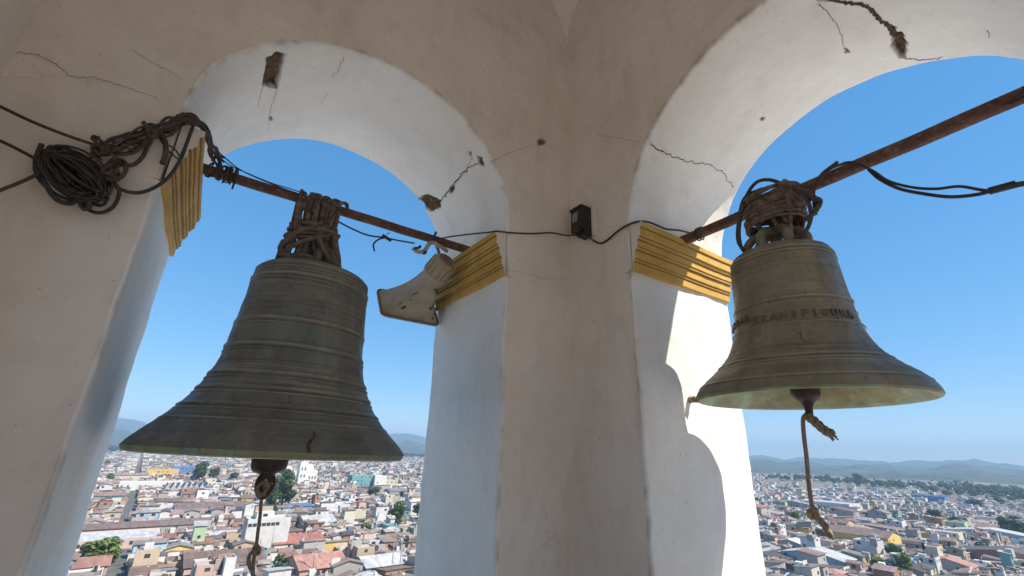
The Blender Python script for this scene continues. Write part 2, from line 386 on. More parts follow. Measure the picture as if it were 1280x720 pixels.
def wall(map3, u1, ru, rz, st, total, ext0, ext1, holes, dense):
    """map3(u, depth, z) -> xyz. opening from u1 to u1+2ru; wall inner face spans 0..total, outer face ext0..ext1"""
    u2 = u1+2*ru; uc = u1+ru; z0 = ZS+st
    na = 300 if dense else 60; nj = 60 if dense else 12
    th = np.linspace(0, np.pi, na)
    pu = np.r_[np.full(nj, u1), uc-ru*np.cos(th), np.full(nj, u2)]
    pz = np.r_[np.linspace(FLOOR, z0-.01, nj), z0+rz*np.sin(th), np.linspace(z0-.01, FLOOR, nj)]
    # outward normal (into the masonry)
    nu_ = np.r_[np.full(nj, -1.), -np.cos(th), np.full(nj, 1.)]; nz_ = np.r_[np.zeros(nj), np.sin(th), np.zeros(nj)]
    # wall depth samples with rounded arrises
    rc = .016; nd = 110 if dense else 14
    a = np.linspace(0, np.pi/2, 5)
    dd = np.r_[rc*(1-np.cos(a)), np.linspace(rc, T-rc, nd)[1:-1], T-rc*(1-np.cos(a[::-1]))]
    off = np.r_[rc*(1-np.sin(a)), np.zeros(nd-2), rc*(1-np.sin(a[::-1]))]
    U = pu[:, None]+nu_[:, None]*off; Z = pz[:, None]+nz_[:, None]*off; D = np.repeat(dd[None], len(pu), 0)
    P = map3(U, D, Z)
    wob = nz(P, 2.3, .012)+nz(P, 7., .005)
    edge = np.ones_like(wob)
    exposed = np.zeros_like(wob)
    if dense and holes:
        q = P-CAM; zz = q@FW; X = 640+FPX*(q@RT)/zz; Y = 360-FPX*(q@UP)/zz; vis = zz > .3
        jit = nz(P, 30., 1.6)
        for poly, depth in holes:
            ins = inpoly(X+jit, Y+jit, poly) & vis; d = polydist(X+jit, Y+jit, poly)
            m = np.where(ins, np.clip(d/1.5+.3, 0, 1), 0.)
            exposed = np.maximum(exposed, m); wob = wob+m*depth*(1+nz(P, 22., .7))
    er = np.clip(.02+nz(P[:, :9], 9., .5)+nz(P[:, :9], 31., .4), 0, .35)*np.array([1, .8, .7, .5, .4, .25, .15, .08, .03]); exposed[:, :9] = np.maximum(exposed[:, :9], er); exposed[:, -9:] = np.maximum(exposed[:, -9:], er[:, ::-1]*.8)
    U = U+nu_[:, None]*wob; Z = Z+nz_[:, None]*wob
    Z[:nj] = pz[:nj, None]; Z[-nj:] = pz[-nj:, None]
    P = map3(U, D, Z)
    o = grid_mesh('reveal', P, [M_WHITE], None, attrs={'exposed': exposed}); tp(o); made = {'reveal': o}
    # faces: strips from the opening outline to the rectangle
    for d, e0, e1, nm, mt, k0 in ((0, 0., total, 'inner_face', M_WALL, 0), (T, ext0, ext1, 'outer_face', M_OUT, -1)):
        bu, bz = U[:, k0], Z[:, k0]
        # target on the rectangle: jamb rows go straight sideways, arch points go radially
        tu = np.where(np.arange(len(bu)) < nj, e0, e1).astype(float); tz = bz.copy()
        for i in range(nj, nj+na):
            du, dz = bu[i]-uc, max(bz[i]-z0, 0)+1e-6
            ks = [(TOP-z0)/dz]
            if du < 0: ks.append((e0-uc)/du)
            if du > 0: ks.append((e1-uc)/du)
            k = min(x for x in ks if x > 0); tu[i] = uc+du*k; tz[i] = z0+dz*k
        # the masonry's upper corners: snap the nearest radial points
        for cu in (e0, e1):
            i = nj+np.argmin(np.hypot(tu[nj:nj+na]-cu, tz[nj:nj+na]-TOP)); tu[i] = cu; tz[i] = TOP
        ts = np.r_[0, np.linspace(0, 1, 40 if dense else 8)[1:]]**1.3
        UU = bu[:, None]+(tu-bu)[:, None]*ts; ZZ = bz[:, None]+(tz-bz)[:, None]*ts
        DD = np.full_like(UU, d); Pf = map3(UU, DD, ZZ)
        wob2 = (nz(Pf, 1.7, .016)+nz(Pf, 6., .004))*np.clip(ts*12, 0, 1)*np.clip((np.minimum(np.abs(UU-e0), np.abs(UU-e1)))*8, 0, 1)
        DD = DD+wob2*(1 if d else -1)*1.
        ex = np.zeros_like(UU)
        if d == 0:
            wn_ = nz(Pf[:, :3], 9., 1.)+nz(Pf[:, :3], 31., .8); ex[:, :3] = np.clip(.04+wn_*.55, 0, .4)*np.array([1., .35, .05])
        if d == 0 and dense:
            q = Pf-CAM; zz = q@FW; X = 640+FPX*(q@RT)/zz; Y = 360-FPX*(q@UP)/zz
            for (hx, hy, hr) in ((676, 178, 4.), (592, 195, 0), (150, 270, 0)):
                if hr: ex = np.maximum(ex, np.where((np.hypot(X-hx, Y-hy) < hr) & (zz > 0), 1., 0.))
        o = grid_mesh(nm, map3(UU, DD, ZZ), [mt], None, attrs={'exposed': ex}); tp(o); made[nm] = o
    return made
mapL = lambda u, d, z: np.stack([-u, d+0*u, z+0*u], -1)
mapR = lambda u, d, z: np.stack([d+0*u, -u, z+0*u], -1)
mapLb = lambda u, d, z: np.stack([-u, -SY-d+0*u, z+0*u], -1)
mapRb = lambda u, d, z: np.stack([-SX-d+0*u, -u, z+0*u], -1)
HL = [([(334, 72), (345, 65), (357, 68), (354, 82), (347, 111), (340, 109), (329, 107), (331, 92)], .035),
      ([(523, 247), (535, 242), (550, 250), (551, 259), (540, 265), (528, 258)], .04),
      ([(597, 195), (603, 196), (606, 207), (600, 206)], .02), ([(562, 232), (568, 231), (566, 240), (561, 243)], .02),
      ([(337, 146), (340, 146), (340, 150), (337, 150)], .01), ([(585, 188), (590, 190), (588, 195)], .01)]
HR = [([(1117, 40), (1128, 38), (1133, 52), (1131, 69), (1124, 71), (1114, 56)], .04),
      ([(1112, 30), (1119, 32), (1120, 41), (1113, 40)], .02), ([(1054, 60), (1060, 61), (1062, 66), (1056, 66)], .01),
      ([(1018, -6), (1040, -6), (1034, 3), (1022, 2)], .02), ([(951, 146), (956, 146), (954, 151), (950, 150)], .008)]
WL = wall(mapL, A1, RA, RAZ, STL, SX, -T, SX+T, HL, True)
WR = wall(mapR, B1, RB, RBZ, STR, SY, -T, SY+T, HR, True)
wall(mapLb, A1, RA, RAZ, STL, SX, -T, SX+T, None, False)
wall(mapRb, B1, RB, RBZ, STR, SY, -T, SY+T, None, False)
# string mouldings at the springing, one on every jamb
IPROF = [(-.06, 0.), (.026, .003), (.026, .060), (.036, .064), (.036, .078), (.046, .082), (.044, .138), (.060, .143), (.060, .158), (.068, .162),
         (.066, .206), (.080, .211), (.082, .226), (.094, .231), (.094, .290), (.106, .296), (.108, .333), (-.06, .336)]
def impost(map3, u, sgn):
    pr = np.array(IPROF); fine = []; gr = []
    for i in range(len(pr)-1):
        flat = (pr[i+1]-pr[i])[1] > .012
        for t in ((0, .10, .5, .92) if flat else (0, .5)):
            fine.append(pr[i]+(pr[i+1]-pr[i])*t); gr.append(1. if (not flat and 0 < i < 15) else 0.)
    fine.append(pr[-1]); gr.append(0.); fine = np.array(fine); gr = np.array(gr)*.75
    dd = np.linspace(-.006, T-.01, 60)
    Uo = np.repeat(fine[None, :, 0], len(dd), 0); Zo = np.repeat(fine[None, :, 1], len(dd), 0); D = np.repeat(dd[:, None], len(fine), 1)
    P = map3(u+sgn*Uo, D, ZC+Zo)
    w_ = nz(P, 3., .004)+nz(P, 17., .0022); w_[:, 0] = 0
    P = map3(u+sgn*(Uo+w_-.004), D, ZC+Zo+nz(P, 2., .004))
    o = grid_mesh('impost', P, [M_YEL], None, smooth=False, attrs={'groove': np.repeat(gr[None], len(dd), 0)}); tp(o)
    # plastered end caps
    for d, k in ((-.006, 0), (T-.01, -1)):
        ring = map3(u+sgn*np.clip(Uo[k]+w_[k]-.004, .010, 9), D[k], ZC+Zo[k]+0*Uo[k]); me = bpy.data.meshes.new('impost_end'); me.from_pydata([tuple(p) for p in ring], [], [tuple(range(len(ring)))]); me.update()
        e = link('impost_end', me, [M_WALL if k == 0 else M_OUT]); tp(e)
for mp, a, b in ((mapL, A1, A2), (mapR, B1, B2), (mapLb, A1, A2), (mapRb, B1, B2)):
    impost(mp, a, 1); impost(mp, b, -1)
# floor, vault, outer slab
b = MB(); b.box(-SX-T+.01, T-.01, -SY-T+.01, T-.01, FLOOR-.5, FLOOR+.003); tp(b.build('floor_slab', M_FLOOR))
b = MB(); b.box(-SX-T-.12, T+.12, -SY-T-.12, T+.12, TOP, TOP+.35); tp(b.build('roof_slab', M_OUT))
b = MB(); b.box(-SX-T-.02, T+.02, -SY-T-.02, T+.02, -44, FLOOR-.5); tp(b.build('lower_tower_wall', M_OUT))
b = MB(); b.box(-24, 20, -26, 20, -9.2, -8.6); tag(b.build('bounce_slab', M_OUT), 'broad unseen whitish slab added around the tower to bounce sunlight up', 'bounce slab')  # unseen pale slab, added to bounce sunlight up into the chamber
for cx, cy, sx, sy in ((0, 0, -1, -1), (-SX, 0, 1, -1), (0, -SY, -1, 1), (-SX, -SY, 1, 1)):
    n1, n2 = 24, 16; G = np.zeros((n1, n2, 3))
    for i in range(n1):
        z = 3.75+(TOP-3.75)*i/(n1-1); rad = ((z-3.75)/(TOP-3.75))**1.7*.9+.004
        for j in range(n2):
            t = j/(n2-1); fx, fy = (1-t)*rad, t*rad; bul = .22*math.sin(math.pi*t)*rad
            G[i, j] = (cx+sx*(fx-bul*.5), cy+sy*(fy-bul*.5), z)
    tp(grid_mesh('pendentive', G, [M_WALL], None, attrs={'exposed': np.zeros((n1, n2))}))
# cracks in the plaster: jagged narrow grooves on the surface they run over
def hit_cyl(px, py, side):
    d = ray(px, py)
    if side == 'L': c = (-(A1+RA), ZS+STL); ax = 0; rx, rz = RA, RAZ
    else: c = (-(B1+RB), ZS+STR); ax = 1; rx, rz = RB, RBZ
    ox, oz = (CAM[ax]-c[0])/rx, (CAM[2]-c[1])/rz; dx, dz = d[ax]/rx, d[2]/rz
    A = dx*dx+dz*dz; B = ox*dx+oz*dz; C = ox*ox+oz*oz-1; t = (-B+math.sqrt(max(B*B-A*C, 0)))/A
    P = CAM+d*t; n = np.zeros(3); n[ax] = (P[ax]-c[0])/rx; n[2] = (P[2]-c[1])/rz; return P, -n/np.linalg.norm(n)
def crack(pts, where, w0=.003, w1=.0015, amp=1.2, name='crack'):
    P = []; N = []
    q = smooth_path([(*p, 0) for p in pts], 5)[:, :2]; seed = random.random()*50
    fine = []
    for i in range(len(q)-1):
        m = max(2, int(np.hypot(*(q[i+1]-q[i]))/1.2))
        for t in range(m): fine.append(q[i]+(q[i+1]-q[i])*t/m)
    for i, (x, y) in enumerate(fine):
        s = noise.noise(Vector((seed, i*.35, 0)))*amp*2; s2 = noise.noise(Vector((seed+9, i*.35, 0)))*amp*2
        if where in 'LR': p, n = hit_cyl(x+s, y+s2, where)
        elif where == 'l': p = onp(x+s, y+s2, 1, 0); n = np.array([0, -1., 0])
        elif where == 'r': p = onp(x+s, y+s2, 0, 0); n = np.array([-1., 0, 0])
        elif where == 'j': p = onp(x+s, y+s2, 1, -B1); n = np.array([0, -1., 0])
        off = .002
        if where in 'LR': off = .002 - (nzp(p, 2.3, .012)+nzp(p, 7., .005))
        if where in 'lr': off = .003 + (nzp(p, 1.7, .016)+nzp(p, 6., .004))
        P.append(p+n*off); N.append(n)
    P = np.array(P); N = np.array(N); Tn = np.gradient(P, axis=0); S = np.cross(Tn, N); S /= np.linalg.norm(S, axis=1)[:, None]+1e-9
    k = len(P); wd = np.linspace(w0, w1, k)*(1. if w0 >= .004 else .7)*np.array([.55+1.1*abs(noise.noise(Vector((seed+3, i*.6, 1)))) for i in range(k)])
    wd[0] = wd[-1] = .0003
    G = np.stack([P-S*wd[:, None], P+N*-.001, P+S*wd[:, None]], 1)
    o = grid_mesh(name, G, [M_CRACK if w0 >= .004 else M_CRACK2], None); h_ = {'L': WL['reveal'], 'R': WR['reveal'], 'l': WL['inner_face'], 'r': WR['inner_face'], 'j': WR['reveal']}[where]
    o.parent = h_
def nzp(p, s, a): return noise.noise(Vector(p)*s)*a
crack([(1038, 0), (1062, 4), (1082, 8), (1100, 22), (1112, 34), (1120, 44)], 'R', .012, .016, 1.5)
crack([(1128, 70), (1150, 73), (1170, 72), (1180, 70)], 'R', .004, .002)
crack([(1022, 4), (1036, 18), (1048, 34), (1056, 58)], 'R', .0035, .002)
crack([(812, 178), (825, 188), (845, 197), (868, 203), (885, 206), (900, 214), (912, 228), (919, 236)], 'R', .004, .0025, 1.6)
crack([(1234, 38), (1237, 50)], 'R', .003, .002)
crack([(430, 72), (422, 88), (414, 98)], 'L', .003, .002); crack([(410, 116), (400, 130)], 'L', .002, .001)
crack([(550, 252), (560, 240), (570, 228), (580, 216), (590, 208), (598, 203)], 'L', .007, .003, 2.2)
crack([(585, 192), (590, 200), (575, 222)], 'L', .002, .002, 2.)
crack([(330, 108), (326, 120), (323, 136)], 'L', .003, .001); crack([(346, 111), (341, 128), (337, 146), (333, 165)], 'L', .0025, .001)
crack([(20, 68), (45, 70), (68, 80), (90, 96), (120, 98), (150, 108), (175, 117), (200, 125)], 'l', .0025, .0015)
crack([(165, 62), (190, 78), (210, 88), (228, 100)], 'l', .002, .001)
crack([(612, 203), (625, 197), (645, 188), (672, 180)], 'l', .0025, .0015)
crack([(745, 168), (770, 172), (800, 178)], 'r', .002, .0015)
crack([(0, 44), (10, 28), (20, 8)], 'l', .003, .002)
crack([(632, 337), (655, 342), (690, 350), (712, 346)], 'l', .0015, .0012)
# ------------------------------------------------------------------ iron bars
def iron_bar(p0, p1, r, label):
    path = np.linspace(p0, p1, 40); path[:, 2] += np.array([noise.noise(Vector((i*.2, 3, 0)))*.004 for i in range(40)])
    V, F = tube_arrays(path, r, 20)
    me = bpy.data.meshes.new('iron_bar'); me.from_pydata([tuple(v-p0) for v in V], [], F); me.polygons.foreach_set('use_smooth', [True]*len(F)); me.update()
    return tag(link('iron_bar', me, [M_RUST], None, tuple(p0)), label, 'bar')
YB, ZB = .52, 1.547
XR, ZR = .50, 1.517
iron_bar(np.array([-A2+.03, YB, ZB+.012]), np.array([-A1-.03, YB, ZB-.005]), .033, 'rusty round iron bar across the left arch carrying the larger bell')
iron_bar(np.array([XR, -B1-.02, ZR-.012]), np.array([XR, -B2+.03, ZR+.035]), .037, 'rusty thick iron bar across the right arch carrying the lettered bell')
# ------------------------------------------------------------------ bells
BODY = {}
def bell(name, c, prof, bands, inner, mat, label, lean=(0, 0), dent=None):
    """prof: list of (z, r) from top to lip; bands: (z, height, proud) rings"""
    root = empty(name, c, 0, label, 'bell')
    zs = np.array([p[0] for p in prof]); rs = np.array([p[1] for p in prof])
    P2 = smooth_path([(a, b_, 0) for a, b_ in prof], 34)
    Z, R = P2[:, 0], P2[:, 1].copy()
    for (bz, bh, bp) in bands:
        R += bp*.75*np.clip(1.35-np.abs((Z-bz)/(bh/2))*1.1, 0, 1)**.7
    wear_light = np.zeros_like(R)  # ring colour: crests lightened as wear and highlight, grooves darkened as shade
    for (bz, bh, bp) in bands: wear_light += np.clip(1-np.abs(Z-bz)/(bh*.42), 0, 1)*.9-np.clip(1-np.abs(Z-bz+bh*.8)/(bh*.5), 0, 1)*.8
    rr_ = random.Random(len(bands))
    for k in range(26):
        bz = rr_.uniform(Z.min()+.05, Z.max()-.06); am = rr_.uniform(.0008, .0026); R += am*np.exp(-((Z-bz)/.004)**2); wear_light += rr_.uniform(-.7, .6)*np.exp(-((Z-bz)/.005)**2)
    nseg = 200; a = np.linspace(0, 2*np.pi, nseg, endpoint=False)
    A = a[None]; Zg = np.repeat(Z[:, None], nseg, 1); Rg = np.repeat(R[:, None], nseg, 1)
    G = np.stack([Rg*np.cos(A), Rg*np.sin(A), Zg], -1)
    n1 = nz(G, 4., .007)+nz(G, 14., .0035)+nz(G, 37., .0012)
    lip = np.exp(-(Zg-Z.min())/.03); n1 += nz(G, 9., .012)*lip
    Rg = Rg+n1
    if dent:                                          # the split in the lip
        for (ang, zz0, zz1, wd) in dent:
            zc = np.clip((Zg-zz0)/(zz1-zz0), 0, 1)
            cen = ang+.02*np.sin(zc*9)
            da = np.abs((A-cen+np.pi) % (2*np.pi)-np.pi)
            Rg -= .010*np.exp(-(da/wd)**2)*((Zg >= zz0) & (Zg <= zz1))
    G = np.stack([Rg*np.cos(A), Rg*np.sin(A), Zg], -1)
    root['b'] = 0; wg = np.repeat(wear_light[:, None], nseg, 1)*(.75+nz(G, 6., .9)); BODY[root.name] = grid_mesh('body', G, [mat], root, close_v=True, attrs={'wear_light': np.clip(wg, 0, 1), 'groove_shade': np.clip(-wg, 0, 1)}); del root['b']
    I2 = smooth_path([(z, r, 0) for z, r in inner], 8)
    Gi = np.stack([np.outer(I2[:, 1], np.cos(a)), np.outer(I2[:, 1], np.sin(a)), np.repeat(I2[:, :1], nseg, 1)], -1)
    grid_mesh('inner_wall', Gi, [M_GREEN], root, close_v=True)
    return root
LC = (-1.80, .52, 0.)
profL = [(1.047, 0.), (1.047, .15), (1.044, .245), (1.033, .298), (1.012, .322), (.985, .334), (.93, .343), (.86, .352), (.78, .358), (.70, .364), (.60, .372), (.50, .386), (.42, .402),
         (.34, .428), (.27, .460), (.20, .500), (.14, .545), (.09, .590), (.04, .640), (-.005, .683), (-.038, .706)]
bandsL = [(.998, .022, .010), (.970, .012, .005), (.925, .022, .010), (.898, .012, .005), (.650, .024, .009), (.620, .010, .004), (.500, .026, .010), (.472, .010, .004),
          (.345, .024, .011), (.318, .012, .006), (.262, .022, .011), (.235, .010, .004), (.172, .020, .010), (.148, .010, .004), (.098, .014, .007)]
innerL = [(-.038, .706), (-.062, .694), (-.070, .665), (-.062, .64), (.0, .58), (.1, .5), (.3, .38), (.6, .32), (.93, .28), (1.0, .1)]
angL = math.atan2(onp(383, 545, 1, -.1)[1]-LC[1], onp(383, 545, 1, -.1)[0]-LC[0])
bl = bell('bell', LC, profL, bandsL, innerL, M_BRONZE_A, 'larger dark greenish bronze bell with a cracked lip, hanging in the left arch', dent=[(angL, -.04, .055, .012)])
RC = (.51, -1.325, 0.)
profR = [(1.172, 0.), (1.172, .12), (1.169, .20), (1.158, .246), (1.13, .268), (1.08, .277), (1.0, .284), (.9, .290), (.80, .297), (.72, .306), (.66, .320), (.60, .338), (.55, .362), (.50, .398),
         (.455, .440), (.42, .480), (.39, .512), (.36, .535), (.33, .552), (.312, .558)]
bandsR = [(1.115, .016, .006), (1.09, .008, .003), (.812, .016, .009), (.745, .008, .004), (.668, .012, .007), (.486, .014, .009), (.462, .010, .005), (.372, .012, .006)]
innerR = [(.312, .558), (.300, .548), (.305, .530), (.33, .50), (.40, .43), (.52, .34), (.7, .285), (1.0, .25), (1.1, .2), (1.13, .05)]
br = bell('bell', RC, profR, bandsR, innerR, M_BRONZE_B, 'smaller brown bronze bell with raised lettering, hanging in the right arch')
bl.rotation_euler = (0, .018, 0); bl.location.x += .012
# the split itself on the big bell
def bell_r(prof, z):
    zz = [p[0] for p in prof][::-1]; rr = [p[1] for p in prof][::-1]; return float(np.interp(z, zz, rr))
pts = []
for k in range(14):
    t = k/13; z = .062-.098*t; an = angL+.035*(.5-t)+.014*math.sin(t*7); pts.append((an, z))
w_ = [.001, .004, .007, .008, .009, .008, .010, .011, .011, .010, .011, .012, .010, .009]
vv, ff = [], []
for k, ((an, z), wd) in enumerate(zip(pts, w_)):
    r = bell_r(profL, z)+.006
    for s in (-1, 1): vv.append((r*math.cos(an+s*wd/r/1.2), r*math.sin(an+s*wd/r/1.2), z))
    if k: ff.append((2*k-2, 2*k-1, 2*k+1, 2*k))
me = bpy.data.meshes.new('split'); me.from_pydata(vv, [], ff); link('split', me, [M_SPOT], BODY[bl.name])
# crown loops (canons) on top of each bell
def canons(root, ztop, n, rad, h, mat):
    for k in range(n):
        a = k*math.pi/n*2+.35
        P = [(rad*math.cos(a), rad*math.sin(a), ztop-.01), (rad*1.12*math.cos(a), rad*1.12*math.sin(a), ztop+h*.45), (rad*.75*math.cos(a), rad*.75*math.sin(a), ztop+h*.85), (.02*math.cos(a), .02*math.sin(a), ztop+h)]
        tubes('crown_loop', [(P, [.030, .026, .026, .03])], mat, root, 10)
    tubes('crown_post', [([(0, 0, ztop-.01), (0, 0, ztop+h*1.02)], [.04, .03], 1)], mat, root, 10)
canons(bl, 1.047, 6, .11, .16, M_BRONZE_A); canons(br, 1.172, 7, .145, .15, M_BRONZE_B)
# raised inscription
def inscription(root, text, size, z, prof, a_mid, step, name='letter', tilt=0.):
    fc = bpy.data.curves.new('t', 'FONT'); fo = bpy.data.objects.new('t', fc); col.objects.link(fo)
    dg = bpy.context.evaluated_depsgraph_get()
    for i, ch in enumerate(text):
        if ch == ' ': continue
        fc.body = ch; fc.size = size; fc.extrude = .005; fc.offset = .0012; fc.align_x = 'CENTER'; fc.resolution_u = 3
        dg.update(); me = bpy.data.meshes.new_from_object(fo.evaluated_get(dg))
        an = a_mid+(i-(len(text)-1)/2)*step
        me.name = 'letter'
        for v in me.vertices:
            zz = z+v.co.y+tilt*(i-(len(text)-1)/2); r = bell_r(prof, zz)+.004+v.co.z; a = an+v.co.x/r
            v.co = (r*math.cos(a), r*math.sin(a), zz)
        me.materials.clear(); link(name, me, [M_LETTER], BODY[root.name])
    bpy.data.objects.remove(fo)
angR = math.atan2(CAM[1]-RC[1], CAM[0]-RC[0])      # towards the viewer; text reads left to right = increasing angle
inscription(br, 'TRANSFIGURA', .056, .690, profR, angR+.20, .152)
inscription(br, 'ANAZAR', .050, .715, profR, angR-1.13, .15, tilt=.002)
# cast cross on the waist of the smaller bell
cb = MB()
for (u0, u1, z0, z1) in ((-.012, .012, .555, .645), (-.035, .035, .605, .627)):
    for s in range(4):
        ua = u0+(u1-u0)*s/4; ub = u0+(u1-u0)*(s+1)/4; q = []
        for (u, z) in ((ua, z0), (ub, z0), (ub, z1), (ua, z1)):
            r = bell_r(profR, z)+.012; a = angR+.12+u/r; q.append((r*math.cos(a), r*math.sin(a), z))
        cb.face(q)
cb.build('cast_cross', M_BRONZE_B, BODY[br.name], tint=False)
# clappers
def lathe(name, prof, mat, root, loc, n=24):
    P2 = smooth_path([(z, r, 0) for z, r in prof], 5); a = np.linspace(0, 2*np.pi, n, endpoint=False)
    G = np.stack([np.outer(P2[:, 1], np.cos(a))+loc[0], np.outer(P2[:, 1], np.sin(a))+loc[1], np.repeat(P2[:, :1], n, 1)+loc[2]], -1)
    G += nz(G, 18., .004)[..., None]
    return grid_mesh(name, G, [mat], root, close_v=True)
cl = lathe('clapper', [(.98, .012), (.3, .018), (.06, .03), (.02, .05), (.0, .082), (-.06, .093), (-.12, .092), (-.150, .078), (-.165, .04), (-.185, .03)], M_IRON, bl, (-.025, -.01, 0))
tubes('clapper_eye', [([(-.025+.031*math.sin(t)*(1-.25*math.cos(t)), -.01, -.225-.052*math.cos(t)) for t in np.linspace(0, 2*math.pi, 15)], .021, 3)], M_IRON, bl, 8)
cr = lathe('clapper', [(1.1, .012), (.6, .016), (.44, .03), (.425, .055), (.40, .068), (.34, .070), (.31, .058), (.285, .03), (.24, .018), (.20, .02)], M_IRON, br, (.0, .0, 0))
# ------------------------------------------------------------------ lashings between bells and bars
def lash_left():
    root = empty('rope_lashing', (LC[0], LC[1], 1.055), 0, 'thick brown lashing tying the larger bell crown to the bar, crossed strands', 'lashing')
    O = np.array([LC[0], LC[1], 1.055]); h = ZB-1.055
    rngl = random.Random(3)
    # strands over the bar and down through the crown
    for k in range(11):
        x = -.150+.0235*k+rngl.uniform(-.010, .010); xb = -.16+.027*k+rngl.uniform(-.03, .03); yb = .09+rngl.uniform(-.02, .03); r = rngl.uniform(.010, .017)
        P = [(xb, -yb, .03), (xb*.9+x*.1, -yb*.95, .10), (x*.9, -.062, .24), (x, -.055, .36), (x, -.052, h), (x+.004, -.02, h+.044+rngl.uniform(0, .022)), (x+.006, .03, h+.052), (x, .058, h-.02),
             (x, .06, .30), (xb*.9, yb*.9, .14), (xb, yb, .03)]
        tubes('strand', [(P, r, 6, .8)], M_ROPE, root, 9)
    # wraps round the waist
    for k in range(6):
        z = .21+.020*k+rngl.uniform(-.006, .006); tl = rngl.uniform(-.09, .12); a0 = rngl.uniform(0, 6); r = .135+.006*math.sin(k)+(.012 if k < 2 else 0)
        P = [(-.035+r*1.02*math.cos(t+a0), .098*math.sin(t+a0)*(1.05), z+tl*math.cos(t+a0)*.35) for t in np.linspace(0, 6.6, 15)]
        tubes('wrap', [(P, rngl.uniform(.010, .014), 4, .8)], M_ROPE, root, 8)
    for (P, r) in (([(-.02, -.115, .22), (.03, -.13, .13), (.10, -.13, .04), (.16, -.11, .0)], .02), ([(.06, -.115, .24), (-.05, -.13, .18), (-.15, -.12, .10), (-.19, -.06, .05)], .018),
                   ([(-.19, -.02, .16), (-.20, -.06, .09), (-.17, -.11, .03), (-.08, -.14, .05), (.02, -.14, .03)], .022), ([(.15, -.04, .02), (.14, -.08, .09), (.10, -.11, .19), (.08, -.10, .30)], .022),
                   ([(.05, -.09, .3), (.06, -.085, .38), (.095, -.07, .44), (.10, -.02, .49)], .014), ([(-.2, .03, .03), (-.19, -.05, .12), (-.13, -.1, .22), (0, -.12, .27), (.12, -.1, .25)], .018)):
        tubes('strand', [(P, r, 6, .85)], M_ROPE, root, 9)
    for k in range(4):
        xx = -.13+.06*k; tubes('strand', [([(xx, -.06, h-.10), (xx+.02, -.062, h-.01), (xx+.06, -.045, h+.045), (xx+.10, .0, h+.062), (xx+.12, .05, h+.02)], .014, 6, .8)], M_ROPE, root, 8)
    # a folded hide pad at the right foot
    pad = MB(); Q = [(.07, -.15, .0), (.16, -.12, .0), (.175, -.06, .06), (.145, -.07, .15), (.09, -.12, .14)]; Q2 = [(x-.03, y+.04, z) for x, y, z in Q]
    pad.face(Q); pad.face(Q2[::-1])
    for i in range(5): pad.face([Q[i], Q2[i], Q2[(i+1) % 5], Q[(i+1) % 5]])
    pad.build('hide_pad', M_ROPE, root, tint=False)
lash_left()
def lash_right():
    root = empty('rope_lashing', (XR, RC[1], 1.175), 0, 'bundle of wound leather thongs with a black cable loop above the smaller bell', 'lashing')
    rl = random.Random(5); h = ZR-1.175; y0 = -.02
    for k in range(24):
        z = h-.165+.21*rl.random(); a0 = rl.uniform(0, 6); ry = .165+rl.uniform(-.02, .012); rx = .132+rl.uniform(-.012, .012); tl = rl.uniform(-.22, .05)
        P = [(rx*math.cos(t+a0), y0+ry*math.sin(t+a0), z+tl*math.sin(t+a0)*.16+rl.uniform(-.006, .006)) for t in np.linspace(0, 6.7, 15)]
        tubes('wrap', [(P, rl.uniform(.008, .014), 4, .75)], M_ROPE, root, 8)
    for k in range(5):
        y = y0-.11+.052*k+rl.uniform(-.02, .02); r = rl.uniform(.012, .02); yb = y*.85+rl.uniform(-.03, .03)
        P = [(-.06+.02*(k%2), yb*1.1, .05+.05*(k%3)), (-.085, y, h-.12), (-.085, y, h-.02), (-.03, y+rl.uniform(-.02, .02), h+.065+rl.uniform(-.01, .015)), (.05, y, h+.05), (.11, y, h-.05), (.10, yb, .06)]
        tubes('strand', [(P, r, 5, .8)], M_ROPE, root, 8)
    tubes('strand', [([(-.06, -.19, h-.12), (-.08, -.16, h+.0), (-.04, -.13, h+.08), (.04, -.10, h+.07)], .024, 6, .8)], M_ROPE, root, 9)
    # dark thick cable looped over the bundle
    P = [(-.10, .11, .0), (-.13, .145, .05), (-.13, .145, .18), (-.10, .10, h+.03), (-.09, .02, h+.13), (-.07, -.06, h+.125), (-.08, -.16, h+.02), (-.10, -.24, h-.09), (-.10, -.25, .12), (-.10, -.2, .03), (-.1, -.11, .0)]
    tubes('cable_loop', [(P, .011, 8)], M_CABLE2, root, 8)
    P = [(-.11, .13, .02), (-.13, .16, .10), (-.12, .15, .22), (-.09, .10, h+.06), (-.05, .0, h+.10)]
    tubes('cable_loop', [(P, .011, 8)], M_CABLE2, root, 8)
    # tail hanging off the bar at the right of the knot
    for P, r in (([(-.05, -.42, h+.06), (-.055, -.33, h+.02), (-.06, -.28, h-.05), (-.07, -.27, h-.13), (-.09, -.27, .12)], .010), ([(-.09, -.20, h-.02), (-.10, -.26, h-.08), (-.11, -.30, h-.16)], .016),
                 ([(-.10, -.22, .10), (-.10, -.28, .14), (-.08, -.30, .20), (-.09, -.25, .24)], .015)):
        tubes('tail', [(P, r, 6)], M_CABLE2, root, 8)
lash_right()
